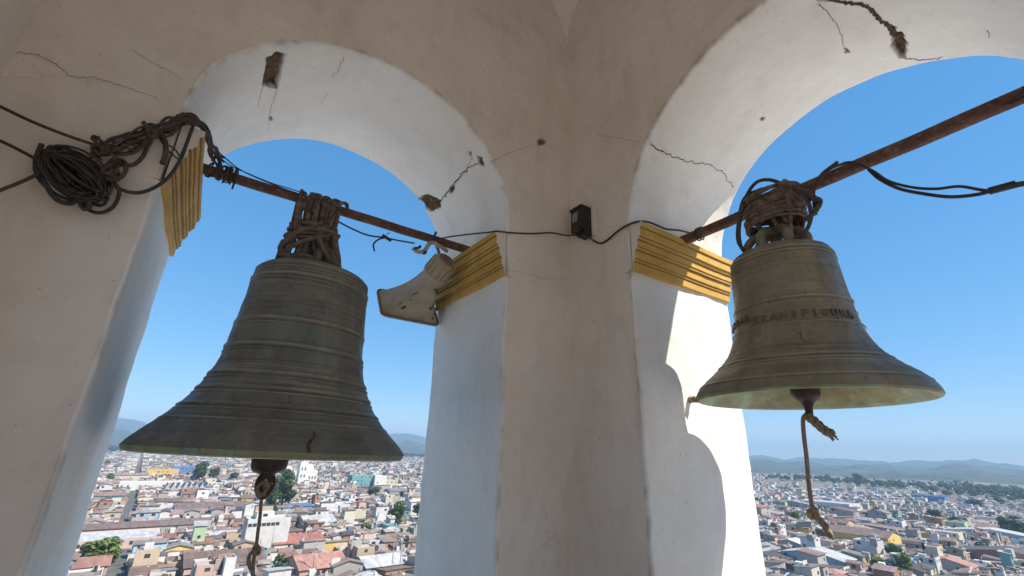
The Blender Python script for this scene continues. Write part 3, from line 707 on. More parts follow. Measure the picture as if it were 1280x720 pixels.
# ------------------------------------------------------------------ bell ropes
def P2(pts, ax, v): return [onp(x, y, ax, v) for x, y in pts]
def rope_thing(name, paths, mat, label, cat, loc, sides=7):
    root = tubes(name, [(np.array(p[0])-np.array(loc), *p[1:]) for p in paths], mat, None, sides); root.location = loc
    return tag(root, label, cat)
yl = YB-.01
pA = twisted(P2([(331, 604), (327, 622), (325, 645), (322, 668), (320, 688)], 1, yl), .009, 26)
pB = twisted(P2([(320, 688), (317, 700), (316, 722), (315, 760), (314, 800)], 1, yl), .009, 26)
pC = twisted(P2([(321, 686), (312, 694), (311, 704), (315, 714), (317, 722)], 1, yl-.01), .010, 26)
kn = [([onp(x, y, 1, yl-.01+.015*math.sin(i*2.)) for i, (x, y) in enumerate([(333, 596), (324, 604), (323, 616), (331, 618), (335, 608), (341, 603)])], .010, 6),
      ([onp(x, y, 1, yl-.02) for x, y in [(326, 618), (320, 612), (329, 603), (336, 606), (330, 616), (323, 622)]], .010, 6),
      ([onp(x, y, 1, yl+.012*math.sin(i*2.5)) for i, (x, y) in enumerate([(323, 682), (318, 684), (317, 691), (323, 692), (324, 686), (319, 681)])], .010, 6)]
rope_thing('bell_rope', pA+pB+pC+kn, M_ROPE2, 'long knotted cord hanging from the clapper of the larger bell', 'rope', tuple(onp(331, 600, 1, yl)))
xr = XR-.0
yy = [(1009, 517), (1004, 524), (1005, 545), (1008, 570), (1010, 595), (1013, 620), (1016, 637)]
qA = [(P2(yy, 0, xr), .011, 8)]
qB = twisted(P2([(1016, 636), (1021, 646), (1030, 656), (1038, 670)], 0, xr), .017, 13)
qK = [([onp(x, y, 0, xr-.02*math.sin(i*1.7)) for i, (x, y) in enumerate([(1012, 640), (1018, 636), (1021, 642), (1015, 647), (1011, 641), (1018, 639), (1022, 648)])], .013, 6)]
qC = twisted(P2([(1009, 520), (1015, 524), (1023, 531), (1031, 538), (1041, 543)], 0, xr), .024, 11)
qF = [([onp(1037+rx, 540+ry, 0, xr), onp(1043+rx*1.6, 545+ry*1.6, 0, xr)], .004, 1) for rx, ry in ((-2, 2), (0, 3), (2, 1), (1, -2), (-1, 4), (3, 3))]
qF += [([onp(1036+rx, 666+ry, 0, xr), onp(1041+rx*1.5, 672+ry, 0, xr)], .003, 1) for rx, ry in ((-2, 2), (0, 3), (2, 0), (1, 2))]
rope_thing('bell_rope', qA+qB+qK+qC+qF, M_ROPE2, 'short frayed rope with a knotted end hanging from the clapper of the smaller bell', 'rope', tuple(onp(1009, 517, 0, xr)))
# ------------------------------------------------------------------ horn loudspeaker under the left bar
def horn():
    back = onp(558.3, 324.8, 1, .515); mouth = onp(511.3, 384, 1, 1.043)
    ax = mouth-back; L = np.linalg.norm(ax); ax /= L
    right = np.cross(ax, [0, 0, 1.]); right /= np.linalg.norm(right); upv = np.cross(right, ax)
    rollh = .043; r2 = right*math.cos(rollh)+upv*math.sin(rollh); u2 = np.cross(r2, ax)
    root = empty('horn_loudspeaker', tuple(back), 0, 'weathered cream horn loudspeaker under the left bar beside the ochre moulding', 'loudspeaker')
    def sect(t, hw, hh, p, n=48):
        a = np.linspace(0, 2*np.pi, n, endpoint=False); c, s = np.cos(a), np.sin(a)
        e = 2./p; x = np.sign(c)*np.abs(c)**e*hw; y = np.sign(s)*np.abs(s)**e*hh
        return (ax*t)[None]+x[:, None]*r2+y[:, None]*u2
    S = []; nS = 26
    for i in range(nS):
        t = i/(nS-1); g = .085+.0*t
        hw = .082+.178*t**2.5; hh = .082+.049*t**2.5; p = 2+8*t
        S.append(sect(.13+(L-.13)*t, hw, hh, p))
    S.append(sect(L+.002, .272, .143, 10)); S.append(sect(L+.014, .272, .143, 10)); S.append(sect(L+.015, .255, .126, 10))
    for i in range(nS-1, -1, -4):
        t = i/(nS-1); S.append(sect(.13+(L-.13)*t+.01, (.082+.178*t**2.5)-.012, (.082+.049*t**2.5)-.012, 2+8*t))
    rim_ = MB(); RM = [sect(L-.004, .262, .133, 10), sect(L-.002, .277, .148, 10), sect(L+.020, .277, .148, 10), sect(L+.021, .262, .133, 10)]
    grid_mesh('rim', np.array(RM), [M_HORNIN], root, close_v=True)
    fl_ = grid_mesh('flare', np.array(S), [M_HORN], root, close_v=True)
    D = [sect(t, r, r, 2) for t, r in ((0, .0), (0, .066), (.004, .074), (.012, .077), (.02, .077), (.022, .086), (.03, .088), (.145, .096), (.150, .108), (.168, .108), (.172, .092))]
    dr_ = grid_mesh('driver', np.array(D), [M_HORN], root, close_v=True)
    C_ = [sect(t, r, r, 2) for t, r in ((-.004, .0), (-.004, .060), (.002, .064))]
    grid_mesh('rear_cap', np.array(C_), [M_HORNIN], root, close_v=True)
    for k in range(14):
        a = 2*math.pi*k/14; d = math.cos(a)*r2+math.sin(a)*u2; tn = -math.sin(a)*r2+math.cos(a)*u2
        rb = MB(); q = [ax*.034+d*.087, ax*.140+d*.093]
        c8 = [p+tn*s*.008+d*o for p in q for s in (-1, 1) for o in (-.002, .017)]
        for f in ((0, 1, 3, 2), (4, 6, 7, 5), (1, 5, 7, 3), (0, 4, 5, 1), (2, 3, 7, 6)): rb.face([c8[j] for j in f])
        rb.build('cooling_rib', M_HORN, dr_, tint=False)
    # bracket up to the bar
    s0 = onp(516, 310, 1, .50)-back
    b0 = onp(540, 303, 1, .50)-back
    bk = tubes('bracket', [([s0+np.array([0, 0, 0.]), s0+np.array([.045, 0, -.02]), onp(531, 313, 1, .50)-back, b0, np.array([0., 0, .075])], .016, 4), ([ax*.10+u2*.09, ax*.06+u2*.13, b0+np.array([.02, 0, .02])], .014, 4)], M_HORN, root, 8)
    for px, py in ((519, 311), (524, 309), (531, 316)):
        p = onp(px, py, 1, .49)-back; tubes('bolt', [([p-np.array([0, .02, 0]), p+np.array([0, .02, 0])], .011, 1)], M_SPOT, bk, 8)
    # mildew spots on the shell
    for (t, a0, s) in ((.30, -1.2, .022), (.34, -1.0, .016), (.28, -1.45, .012), (.65, -1.1, .018), (.7, -1.35, .014), (.82, -.9, .015), (.45, -2.2, .012), (.5, -2.4, .014), (.8, -1.8, .016), (.9, -1.2, .012), (.62, -2.0, .01), (.75, -2.5, .012)):
        e = 2./(2+8*t); V = []
        for k in range(10):
            an = a0+(s/.14)*math.cos(k*.628)*(1+.5*math.sin(k*2.3)); tt = t+(s/.4)*math.sin(k*.628)*(1+.5*math.cos(k*3.1))
            hw2 = .082+.178*tt**2.5; hh2 = .082+.049*tt**2.5
            x = np.sign(math.cos(an))*abs(math.cos(an))**e*(hw2+.003); y = np.sign(math.sin(an))*abs(math.sin(an))**e*(hh2+.003)
            V.append(tuple(ax*(.13+(L-.13)*tt)+x*r2+y*u2))
        me = bpy.data.meshes.new('stain'); me.from_pydata(V, [], [tuple(range(10))]); link('stain', me, [M_SPOT], fl_)
horn()
# ------------------------------------------------------------------ small black box on the right wall
def bevel_box(name, x0, x1, y0, y1, z0, z1, bv, mat, parent):
    import bmesh
    bm = bmesh.new(); bmesh.ops.create_cube(bm, size=1)
    for v in bm.verts: v.co = Vector(((x0+x1)/2+v.co.x*(x1-x0), (y0+y1)/2+v.co.y*(y1-y0), (z0+z1)/2+v.co.z*(z1-z0)))
    bmesh.ops.bevel(bm, geom=bm.edges[:]+bm.verts[:], offset=bv, segments=2, affect='EDGES', profile=.6)
    me = bpy.data.meshes.new(name); bm.to_mesh(me); bm.free(); return link(name, me, [mat], parent)
p = onp(727, 272, 0, -.11)
jb = empty('junction_box', (0, p[1]+.055, p[2]), 0, 'small black electrical box with a faded sticker near the corner on the right wall', 'electrical box')
hs_ = bevel_box('housing', -.118, -.012, -.062, .062, -.095, .10, .006, M_BLACKBOX, jb)
bevel_box('hood', -.126, -.020, -.068, .068, .095, .112, .004, M_BLACKBOX, jb)
bevel_box('terminal_block', -.095, -.010, -.060, .020, -.135, -.094, .004, M_BLACKBOX, jb)
bevel_box('mounting_plate', -.012, .004, -.085, .07, -.12, .11, .002, M_WALL, jb)
b = MB(); b.box(-.1205, -.119, -.018, .038, -.01, .065); b.build('sticker', M_STICK, hs_, tint=False)
b = MB()
for k in range(3): b.box(-.1225, -.119, -.045, .03, -.088-.0+.018*k-.02, -.080+.018*k-.02)
b.build('vent_slot', M_SPOT, hs_, tint=False)
# ------------------------------------------------------------------ cables
def cable(name, paths, label, cat='cable', mat=None, sides=7):
    P0 = np.array(paths[0][0][0]); o = tubes(name, [(np.array(p[0])-P0, *p[1:]) for p in paths], mat or M_CABLE, None, sides)
    o.location = tuple(P0); return tag(o, label, cat)
bx = onp(722, 294, 0, -.07)
cable('cable', [([onp(547, 299, 1, .49), onp(562, 296, 1, .40), onp(585, 293, 1, .2), onp(612, 291, 1, .0)-[0, .012, 0], *[onp(x, y, 1, -.014) for x, y in ((622, 289), (640, 291), (665, 292), (690, 291), (706, 294))], bx], .006, 8)],
      'thin dark wire running along the pier from the left arch to the black box')
cable('cable', [([onp(736, 296, 0, -.05), *[onp(x, y, 0, -.016) for x, y in ((744, 302), (752, 304), (762, 298), (772, 289), (785, 281))], onp(798, 277, 0, -.01), onp(812, 278, 1, -B1-.10),
      onp(832, 286, 1, -B1-.06), onp(850, 288, 1, -B1-.06), onp(866, 292, 1, -B1-.05), onp(878, 291, 1, -B1-.06)], .0075, 8)], 'black cable looping from the black box over the right ochre moulding')
yk = -.05
def LW(pts, y=yk, amp=0., r=.008, ns=8): return ([onp(x, yy_, 1, y+amp*math.sin(i*1.9)) for i, (x, yy_) in enumerate(pts)], r, ns)
cable('cable', [LW([(-60, 105), (0, 133), (40, 152), (80, 168), (112, 179), (135, 186)], -.09, 0, .0068)], 'uppermost of the three wires reaching the coil from the left edge')
cable('cable', [LW([(-60, 150), (0, 176), (25, 188), (46, 200), (55, 210)], -.09, 0, .0068)], 'middle of the three wires reaching the coil from the left edge')
cable('cable', [LW([(-60, 262), (0, 238), (25, 228), (48, 217), (60, 208)], -.09, 0, .0068)], 'lowest of the three wires reaching the coil, rising from the left edge')
# the coil: an oblong hank of cable hung on the wall
rc_ = random.Random(11); paths = []
cxp, cyp = 92, 217
for k in range(30):
    a0 = rc_.uniform(0, 6.28); ra_ = rc_.uniform(26, 48) if k > 6 else rc_.uniform(42, 50); rb_ = ra_*(rc_.uniform(.38, .60) if k < 19 else rc_.uniform(.10, .34)); tilt = .62+rc_.uniform(-.22, .22); ox, oy = rc_.uniform(-5, 7), rc_.uniform(-4, 6); yy0 = -.03-.012*(k % 7)
    n_ = 13; q = []
    for i in range(n_+1):
        t = a0+i/n_*6.4; x = ra_*math.cos(t); y = rb_*math.sin(t)
        q.append((cxp+ox+x*math.cos(tilt)-y*math.sin(tilt), cyp+oy+x*math.sin(tilt)+y*math.cos(tilt)))
    paths.append(LW(q, yy0, .012, rc_.choice((.004, .005, .0065)), 6))
paths.append(LW([(52, 180), (45, 205), (58, 232), (72, 250), (88, 254), (98, 246)], -.08, .01, .010))
paths.append(LW([(100, 250), (110, 262), (126, 266), (142, 258), (149, 242), (146, 232)], -.06, .01, .008))
paths.append(LW([(98, 248), (104, 260), (112, 258), (108, 248), (100, 252), (106, 262)], -.08, .02, .010))
paths.append(LW([(136, 224), (150, 236), (170, 241), (190, 236), (210, 222), (225, 200), (233, 180), (238, 166), (243, 153)], -.05, .0, .008))
cable('cable_coil', paths, 'tangled oblong coil of black cable hanging on the wall at far left', 'cable coil')
# bundled leads from the coil over the left moulding to the bar
paths = []
for k in range(15):
    j = lambda s=3.: rc_.uniform(-s, s)*2.1
    q = [(118+j(), 183+j(8)), (134+j(), 186+j()), (155+j(), 182+j(6)), (176+j(), 172+j(7)), (196+j(), 166+j(5)), (212+j(), 158+j(6)), (228+j(2), 149+j(4)), (240+j(2), 150+j(3))]
    P = [onp(x, y, 1, -.05-.02*math.sin(i+k)) for i, (x, y) in enumerate(q)]
    P += [onp(254+j(2), 160+j(3), 1, .05), onp(262+j(2), 178+j(3), 1, .22), onp(267+j(3), 192+j(3), 1, .38), onp(272+j(4), 204+j(4), 1, .46)]
    paths.append((P, rc_.choice((.003, .0045, .006)), 6))
paths.append(LW([(146, 232), (137, 225), (128, 214), (140, 205), (152, 200), (158, 210), (150, 222), (140, 218), (136, 205), (146, 196)], -.07, .025, .009))
paths.append(LW([(140, 210), (150, 206), (166, 206), (178, 196), (184, 184)], -.05, .01, .009))
paths.append(LW([(130, 190), (134, 176), (150, 170), (168, 165), (184, 165)], -.05, 0, .006))
paths.append(LW([(178, 152), (186, 160), (194, 166), (190, 172), (184, 160)], -.09, .01, .010))
paths.append(LW([(196, 160), (206, 176), (207, 192), (203, 205)], -.06, .01, .012))
paths.append(LW([(196, 168), (212, 190), (226, 200), (218, 186), (202, 178)], -.05, .02, .004))
paths.append(LW([(104, 188), (112, 193), (118, 186), (124, 194), (130, 186), (122, 180), (114, 185), (120, 196), (128, 200)], -.08, .02, .004))
for k in range(7):
    q = [(121+rc_.uniform(-8, 8), 186+rc_.uniform(-6, 6)) for _ in range(9)]; q = [(x+10, y+2) for x, y in q]; paths.append(LW(q, -.07, .03, .006, 5))
for k in range(6):
    q = [(140+rc_.uniform(-9, 9), 216+rc_.uniform(-11, 11)) for _ in range(9)]; paths.append(LW(q, -.06, .03, .007, 5))
for k in range(5):
    q = [(193+rc_.uniform(-6, 6), 166+rc_.uniform(-6, 6)) for _ in range(7)]; paths.append(LW(q, -.06, .03, .006, 5))
cable('cable_bundle', paths, 'bundle of knotted wires draped from the coil over the left ochre moulding', 'wire bundle', M_CABLE2)
# wires whipped round the end of the left bar
paths = []
for k in range(9):
    xb = -2.47+rc_.uniform(0, .15); sl_ = rc_.uniform(-.03, .03); rq = rc_.uniform(.040, .056); t0 = rc_.uniform(0, 6); paths.append(([(xb+sl_*math.sin(t+t0), YB+rq*math.cos(t), ZB+.012+rq*math.sin(t)+.008) for t in np.linspace(0, 6.8, 12)], rc_.choice((.0045, .006, .008)), 4))
for k in range(3):
    xe = -2.44+.05*k; paths.append(([(xe, YB-.05, ZB+.05), (xe+.01, YB-.065, ZB-.01), (xe+rc_.uniform(-.02, .03), YB-.07, ZB-.06-.02*k)], .006, 5))
paths.append(([onp(262, 180, 1, .3), onp(280, 196, 1, .44), onp(300, 212, 1, .46), onp(330, 226, 1, .47), onp(358, 237, 1, .48), onp(385, 246, 1, .44)], .004, 8))
paths.append(([onp(264, 186, 1, .3), onp(285, 205, 1, .44), onp(308, 216, 1, .46), onp(340, 229, 1, .47), onp(375, 240, 1, .45), onp(420, 258, 1, .44), onp(424, 262, 1, .44)], .0035, 8))
cable('wire_binding', paths, 'wires whipped round the left end of the left bar and running to the lashing', 'wire', M_CABLE2)
cable('cable', [([onp(421, 276, 1, .46), onp(440, 286, 1, .46), onp(460, 294, 1, .46), onp(480, 297, 1, .46), onp(500, 301, 1, .46), onp(518, 304, 1, .46)], .006, 8),
      ([onp(484, 297, 1, .46), onp(474, 299, 1, .46), onp(467, 305, 1, .46), onp(468, 314, 1, .46)], .006, 8),
      ([onp(478, 294, 1, .46), onp(489, 301, 1, .46)], .012, 1), ([onp(483, 293, 1, .45), onp(487, 291, 1, .45)], .003, 1), ([onp(545, 290, 1, .47), onp(543, 295, 1, .47), onp(546, 300, 1, .47)], .010, 1)],
      'short black wire sagging from the larger bell lashing to the horn loudspeaker')
xw = XR-.03
def RW(pts, r=.008, x=xw, ns=8): return ([onp(a, b_, 0, x) for a, b_ in pts], r, ns)
cable('cable', [RW([(1012, 252), (1018, 238), (1032, 216), (1050, 206), (1066, 203), (1090, 213), (1110, 226), (1140, 234), (1170, 236), (1200, 233), (1235, 238), (1262, 231), (1300, 225)], .007, XR-.06),
      RW([(1086, 212), (1100, 224), (1125, 236), (1160, 243), (1190, 246), (1222, 243), (1250, 236), (1300, 227)], .0085, XR-.05), RW([(1236, 239), (1270, 230)], .017, XR-.055, 1)],
      'pair of black cables sagging from the thick bar to the right edge')
cable('cable', [RW([(1262, 128), (1270, 120), (1279, 112), (1288, 108)], .006, XR-.05), RW([(1255, 131), (1268, 128), (1284, 118)], .005, XR-.05)], 'thin wire clipped along the thick bar at the right edge', 'wire')
cable('wire_binding', [([(XR+.045*math.cos(t), -.86+.004*t, ZR-.01+.045*math.sin(t)) for t in np.linspace(0, 13, 26)], .005, 3)],
      'wire turns round the thick bar between ochre moulding and the smaller bell', 'wire', M_CABLE2)
p = onp(863, 500, 1, -B1)
rope_thing('rope_stub', twisted([p+np.array([0, .02, 0]), p+np.array([-.01, -.03, .002]), p+np.array([.0, -.075, -.002])], .022, 14), M_ROPE2, 'frayed rope stub sticking out of the sunlit white jamb', 'rope', tuple(p))
# ------------------------------------------------------------------ terrain
def sst(a, b_, x): t = np.clip((x-a)/(b_-a), 0, 1); return t*t*(3-2*t)
def gz(x, y):
    x = np.asarray(x, float); y = np.asarray(y, float)
    r = np.hypot(x, y); az = np.degrees(np.arctan2(y, x))
    right = 1-sst(40, 56, np.abs(az-5))
    zr = -40-.020*np.clip(r-200, 0, 820)+8.5*sst(1050, 1420, r)*(1+.28*np.sin(az*.55+.6))-14*sst(1550, 2600, r)
    zl = -38.5-6*sst(900, 2500, r)
    z = zl*(1-right)+zr*right
    return z+.5*np.sin(x*.011)*np.cos(y*.013)
def gp(px, py):
    d = ray(px, py); t = 60.
    for _ in range(4000):
        P = CAM+d*t
        if P[2] <= float(gz(P[0], P[1])): break
        t += max(.5, t*.002)
        if t > 9000: break
    return CAM+d*t, t
nr = 150; naz = 288
rr = np.r_[0., np.geomspace(20, 7960, nr-1)]; aa = np.linspace(0, 2*np.pi, naz, endpoint=False)
X = np.outer(rr, np.cos(aa)); Y = np.outer(rr, np.sin(aa))
tag(grid_mesh('ground', np.stack([X, Y, gz(X, Y)], -1), [M_GROUND], None, close_v=True, flip=False), kind='structure')
# mountains: ranges on the horizon
MAZ = [-180, -60, -20, 0, 5, 8.7, 10, 11.4, 13, 15.5, 18.5, 22, 25, 28.8, 34, 45, 58, 63, 65.5, 67, 68.5, 71, 76, 84, 90, 93, 95.7, 97.5, 100, 110, 150, 180]
MEL = [.8, .7, .6, .35, .25, .05, .22, .45, .32, .03, .06, .18, .06, .22, .5, .8, .9, .7, 1.05, 1.45, 1.6, 1.4, 1.0, .9, 1.0, 1.3, 1.7, 1.45, 1.6, 1.2, 1., .8]
def range_mesh(r0_, r1, rpk, f, add, seedz, name, n=1400):
    a = np.linspace(-180, 180, n, endpoint=False); G = np.zeros((34, n, 3))
    pk = np.interp(a, MAZ, MEL)
    for j in range(n):
        ar = math.radians(a[j]); ca, sa = math.cos(ar), math.sin(ar)
        hpk = math.tan(math.radians(pk[j]*f+add))*rpk
        r0 = float(np.interp(a[j], [-30, 0, 40, 55], [2600, r0_[0], r0_[0], r0_[1]])); rs = np.linspace(r0, r1, 34)
        for i, r in enumerate(rs):
            t = (r-r0)/(rpk-r0) if r < rpk else max(0, 1-(r-rpk)/(r1-rpk))
            t = min(t, 1)
            v = Vector((ca*r, sa*r, seedz))
            ridge = 1-abs(noise.noise(v*.0014))*1.6; nn = noise.fractal(v*.003, .8, 2.2, 6)
            base = float(-70)
            z = base+(hpk-base)*(t**1.1)*(.62+.38*ridge*(1-t**6)+.38*t**6)+nn*34*min(1, t*1.5)*(1-.7*t)+nn*26*t
            G[i, j] = (ca*r, sa*r, z if t > 0 else -75)
    return tag(grid_mesh(name, G, [M_MOUNT], None, close_v=True), kind='structure')
range_mesh((5000, 5000), 7900, 6900, 1., 0., 3., 'mountains')
range_mesh((1650, 2650), 4700, 4100, .6, -.38, 40., 'foothills', 1000)
# ------------------------------------------------------------------ houses
WALLS = {'white': (.66, .64, .61), 'cream': (.64, .57, .45), 'pink': (.58, .40, .34), 'grey': (.40, .38, .35), 'pale blue': (.36, .50, .58), 'yellow': (.72, .50, .15), 'tan': (.50, .39, .27),
         'teal': (.16, .36, .36), 'salmon': (.58, .36, .27), 'blue': (.08, .20, .46), 'brick': (.36, .19, .12), 'light green': (.45, .60, .38), 'purple': (.24, .11, .30), 'lilac': (.5, .45, .56)}
WW = ['white']*13+['cream']*9+['pink']*4+['grey']*12+['pale blue']*3+['yellow']*1+['tan']*9+['salmon']*1+['brick']*4+['teal']*1+['light green']*1
ROOFS = {'brown': (.25, .175, .145), 'rust': (.30, .195, .155), 'grey': (.33, .32, .31), 'silver': (.58, .58, .58), 'pink': (.42, .29, .255), 'dark': (.12, .105, .10), 'red': (.40, .17, .13), 'blue': (.13, .25, .45),
         'white': (.72, .71, .69), 'taupe': (.36, .28, .235), 'salmon': (.52, .27, .21)}
RW_ = ['brown']*9+['rust']*8+['grey']*6+['silver']*4+['pink']*6+['dark']*3+['red']*1+['taupe']*10+['white']*1
def slab(mb, A, B, C, D, th, c, uvl):
    """sheet A-B (eave) C-D (ridge) with thickness"""
    A, B, C, D = map(Vector, (A, B, C, D)); n = (B-A).cross(D-A).normalized()*th
    u = (B-A).length; v = (D-A).length
    mb.face([A+n, B+n, C+n, D+n], c, 0, [(0, 0), (u, 0), (u, v), (0, v)])
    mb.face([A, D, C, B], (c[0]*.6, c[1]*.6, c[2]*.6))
    for p, q in ((A, B), (B, C), (C, D), (D, A)): mb.face([p, q, q+n, p+n], c)
def quad_sheet(mb, T, pts, th, c):
    slab(mb, *[T(p) for p in pts], th, c, None)
def house_geo(wb, rb, T, w_, d_, h, roof, wc, rc, full=True):
    hw, hd = w_/2, d_/2; lo = -4.
    def side(a, b_, z1a, z1b):
        wb.face([T((a[0], a[1], lo)), T((b_[0], b_[1], lo)), T((b_[0], b_[1], z1b)), T((a[0], a[1], z1a))], wc)
    c4 = [(-hw, -hd), (hw, -hd), (hw, hd), (-hw, hd)]
    ov = .45; th = .10
    if roof == 'flat':
        for i in range(4): side(c4[i], c4[(i+1) % 4], h, h)
        if full:
            rb.face([T((x, y, h-.5)) for x, y in ((-hw+.15, -hd+.15), (hw-.15, -hd+.15), (hw-.15, hd-.15), (-hw+.15, hd-.15))], rc, 0, [(0, 0), (w_, 0), (w_, d_), (0, d_)])
            k = .18
            for (x0, x1, y0, y1) in ((-hw, hw, -hd, -hd+k), (-hw, hw, hd-k, hd), (-hw, -hw+k, -hd+k, hd-k), (hw-k, hw, -hd+k, hd-k)):
                P = [T((x0, y0, h)), T((x1, y0, h)), T((x1, y1, h)), T((x0, y1, h))]; wb.face(P, wc)
                cx_ = 0 if x0 < 0 < x1 else (1 if x0 < 0 else -1); cy_ = 0 if cx_ else (1 if y0 < 0 else -1)
                if cy_: yy_ = y1 if cy_ == 1 else y0; wb.face([T((x0, yy_, h)), T((x1, yy_, h)), T((x1, yy_, h-.52)), T((x0, yy_, h-.52))], wc)
                else: xx_ = x1 if cx_ == 1 else x0; wb.face([T((xx_, y0, h)), T((xx_, y1, h)), T((xx_, y1, h-.52)), T((xx_, y0, h-.52))], wc)
        else:
            rb.face([T((x, y, h)) for x, y in c4], rc)
        return h
    if roof == 'shed':
        rise = min(.12*d_, 1.8)
        side(c4[0], c4[1], h, h); side(c4[1], c4[2], h, h+rise); side(c4[2], c4[3], h+rise, h+rise); side(c4[3], c4[0], h+rise, h)
        s = rise/d_
        quad_sheet(rb, T, [(-hw-ov, -hd-ov, h-s*ov+.02), (hw+ov, -hd-ov, h-s*ov+.02), (hw+ov, hd+ov, h+rise+s*ov+.02), (-hw-ov, hd+ov, h+rise+s*ov+.02)], th, rc)
        return h+rise
    if roof == 'shedr':
        rise = min(.12*d_, 1.8)
        side(c4[0], c4[1], h+rise, h+rise); side(c4[1], c4[2], h+rise, h); side(c4[2], c4[3], h, h); side(c4[3], c4[0], h, h+rise)
        s = rise/d_
        quad_sheet(rb, T, [(-hw-ov, -hd-ov, h+rise+s*ov+.02), (hw+ov, -hd-ov, h+rise+s*ov+.02), (hw+ov, hd+ov, h-s*ov+.02), (-hw-ov, hd+ov, h-s*ov+.02)], th, rc)
        return h+rise
    if roof == 'hip':
        for i in range(4): side(c4[i], c4[(i+1) % 4], h, h)
        m = min(hw, hd); rise = m*.3
        e = [(-hw-ov, -hd-ov, h), (hw+ov, -hd-ov, h), (hw+ov, hd+ov, h), (-hw-ov, hd+ov, h)]
        if w_ > d_: r1, r2 = (-hw+m, 0, h+rise), (hw-m, 0, h+rise); q = [[e[0], e[1], r2, r1], [e[1], e[2], r2], [e[2], e[3], r1, r2], [e[3], e[0], r1]]
        else: r1, r2 = (0, -hd+m, h+rise), (0, hd-m, h+rise); q = [[e[0], e[1], r1], [e[1], e[2], r2, r1], [e[2], e[3], r2], [e[3], e[0], r1, r2]]
        for f in q:
            L_ = math.dist(f[0], f[1]); rb.face([T(p) for p in f], rc, 0, [(0, 0), (L_, 0), (L_*.7, m), (L_*.3, m)][:len(f)])
        rb.face([T(p) for p in e[::-1]], rc)
        return h+rise
    if roof == 'gx':
        rise = min(.135*d_, 2.4); s = rise/hd
        side(c4[0], c4[1], h, h); side(c4[2], c4[3], h, h)
        for sx in (1, -1): wb.face([T((sx*hw, -sx*hd, lo)), T((sx*hw, sx*hd, lo)), T((sx*hw, sx*hd, h)), T((sx*hw, 0, h+rise)), T((sx*hw, -sx*hd, h))], wc)
        quad_sheet(rb, T, [(-hw-ov, -hd-ov, h-s*ov+.02), (hw+ov, -hd-ov, h-s*ov+.02), (hw+ov, 0, h+rise+.02), (-hw-ov, 0, h+rise+.02)], th, rc)
        quad_sheet(rb, T, [(hw+ov, hd+ov, h-s*ov+.02), (-hw-ov, hd+ov, h-s*ov+.02), (-hw-ov, 0, h+rise+.021), (hw+ov, 0, h+rise+.021)], th, rc)
        return h+rise
    if roof == 'gy':
        rise = min(.135*w_, 2.4); s = rise/hw
        side(c4[1], c4[2], h, h); side(c4[3], c4[0], h, h)
        for sy in (1, -1): wb.face([T((-hw*sy, -sy*hd, lo)), T((hw*sy, -sy*hd, lo)), T((hw*sy, -sy*hd, h)), T((0, -sy*hd, h+rise)), T((-hw*sy, -sy*hd, h))], wc)
        quad_sheet(rb, T, [(-hw-ov, hd+ov, h-s*ov+.02), (-hw-ov, -hd-ov, h-s*ov+.02), (0, -hd-ov, h+rise+.02), (0, hd+ov, h+rise+.02)], th, rc)
        quad_sheet(rb, T, [(hw+ov, -hd-ov, h-s*ov+.02), (hw+ov, hd+ov, h-s*ov+.02), (0, hd+ov, h+rise+.021), (0, -hd-ov, h+rise+.021)], th, rc)
        return h+rise
UW = MB(); UW.box(-.5, .5, -.05, .02, -.5, .5); ME_WIN = UW.mesh('window', tint=False); ME_WIN.materials.append(M_GLASS)
UD = MB(); UD.box(-.5, .5, -.05, .02, 0, 1); ME_DOOR = UD.mesh('door', tint=False); ME_DOOR.materials.append(M_DOOR)
UF = MB()
for (x0, x1, z0, z1) in ((-.58, .58, .5, .58), (-.58, .58, -.6, -.5), (-.58, -.5, -.5, .5), (.5, .58, -.5, .5)): UF.box(x0, x1, -.09, .02, z0, z1)
ME_FRAME = UF.mesh('window_frame', tint=False); ME_FRAME.materials.append(M_OUT)
cyl = [(.6*math.cos(t), .6*math.sin(t)) for t in np.linspace(0, 2*math.pi, 10, endpoint=False)]
UT = MB(); UT.face([(x, y, 1.3) for x, y in cyl])
for i in range(10): a_, b2 = cyl[i], cyl[(i+1) % 10]; UT.face([(a_[0], a_[1], 0), (b2[0], b2[1], 0), (b2[0], b2[1], 1.3), (a_[0], a_[1], 1.3)])
ME_TANK = UT.mesh('water_tank', tint=False); ME_TANK.materials.append(M_DOOR)
def child(name, me, parent, loc, rz=0., scl=(1, 1, 1)):
    o = bpy.data.objects.new(name, me); col.objects.link(o); o.parent = parent; o.location = loc; o.rotation_euler = (0, 0, rz); o.scale = scl; return o
def win_slots(w_, d_, h, st, R_):
    """(x, y, rz, z, sx, sz) for windows on the two sides that face the tower"""
    out = []
    for face in (0, 1):
        L_ = w_ if face == 0 else d_
        n = int(L_/R_.uniform(2.8, 4.2))
        for s in range(st):
            zc = h*(s+.55)/st
            for k in range(n):
                if R_.random() < .42: continue
                u = -L_/2+L_*(k+.5)/n
                loc = (u, -d_/2, zc) if face == 0 else (-w_/2, -u, zc)
                out.append((loc, 0. if face == 0 else -math.pi/2, R_.uniform(.9, 1.5), R_.uniform(.9, 1.25)))
    return out
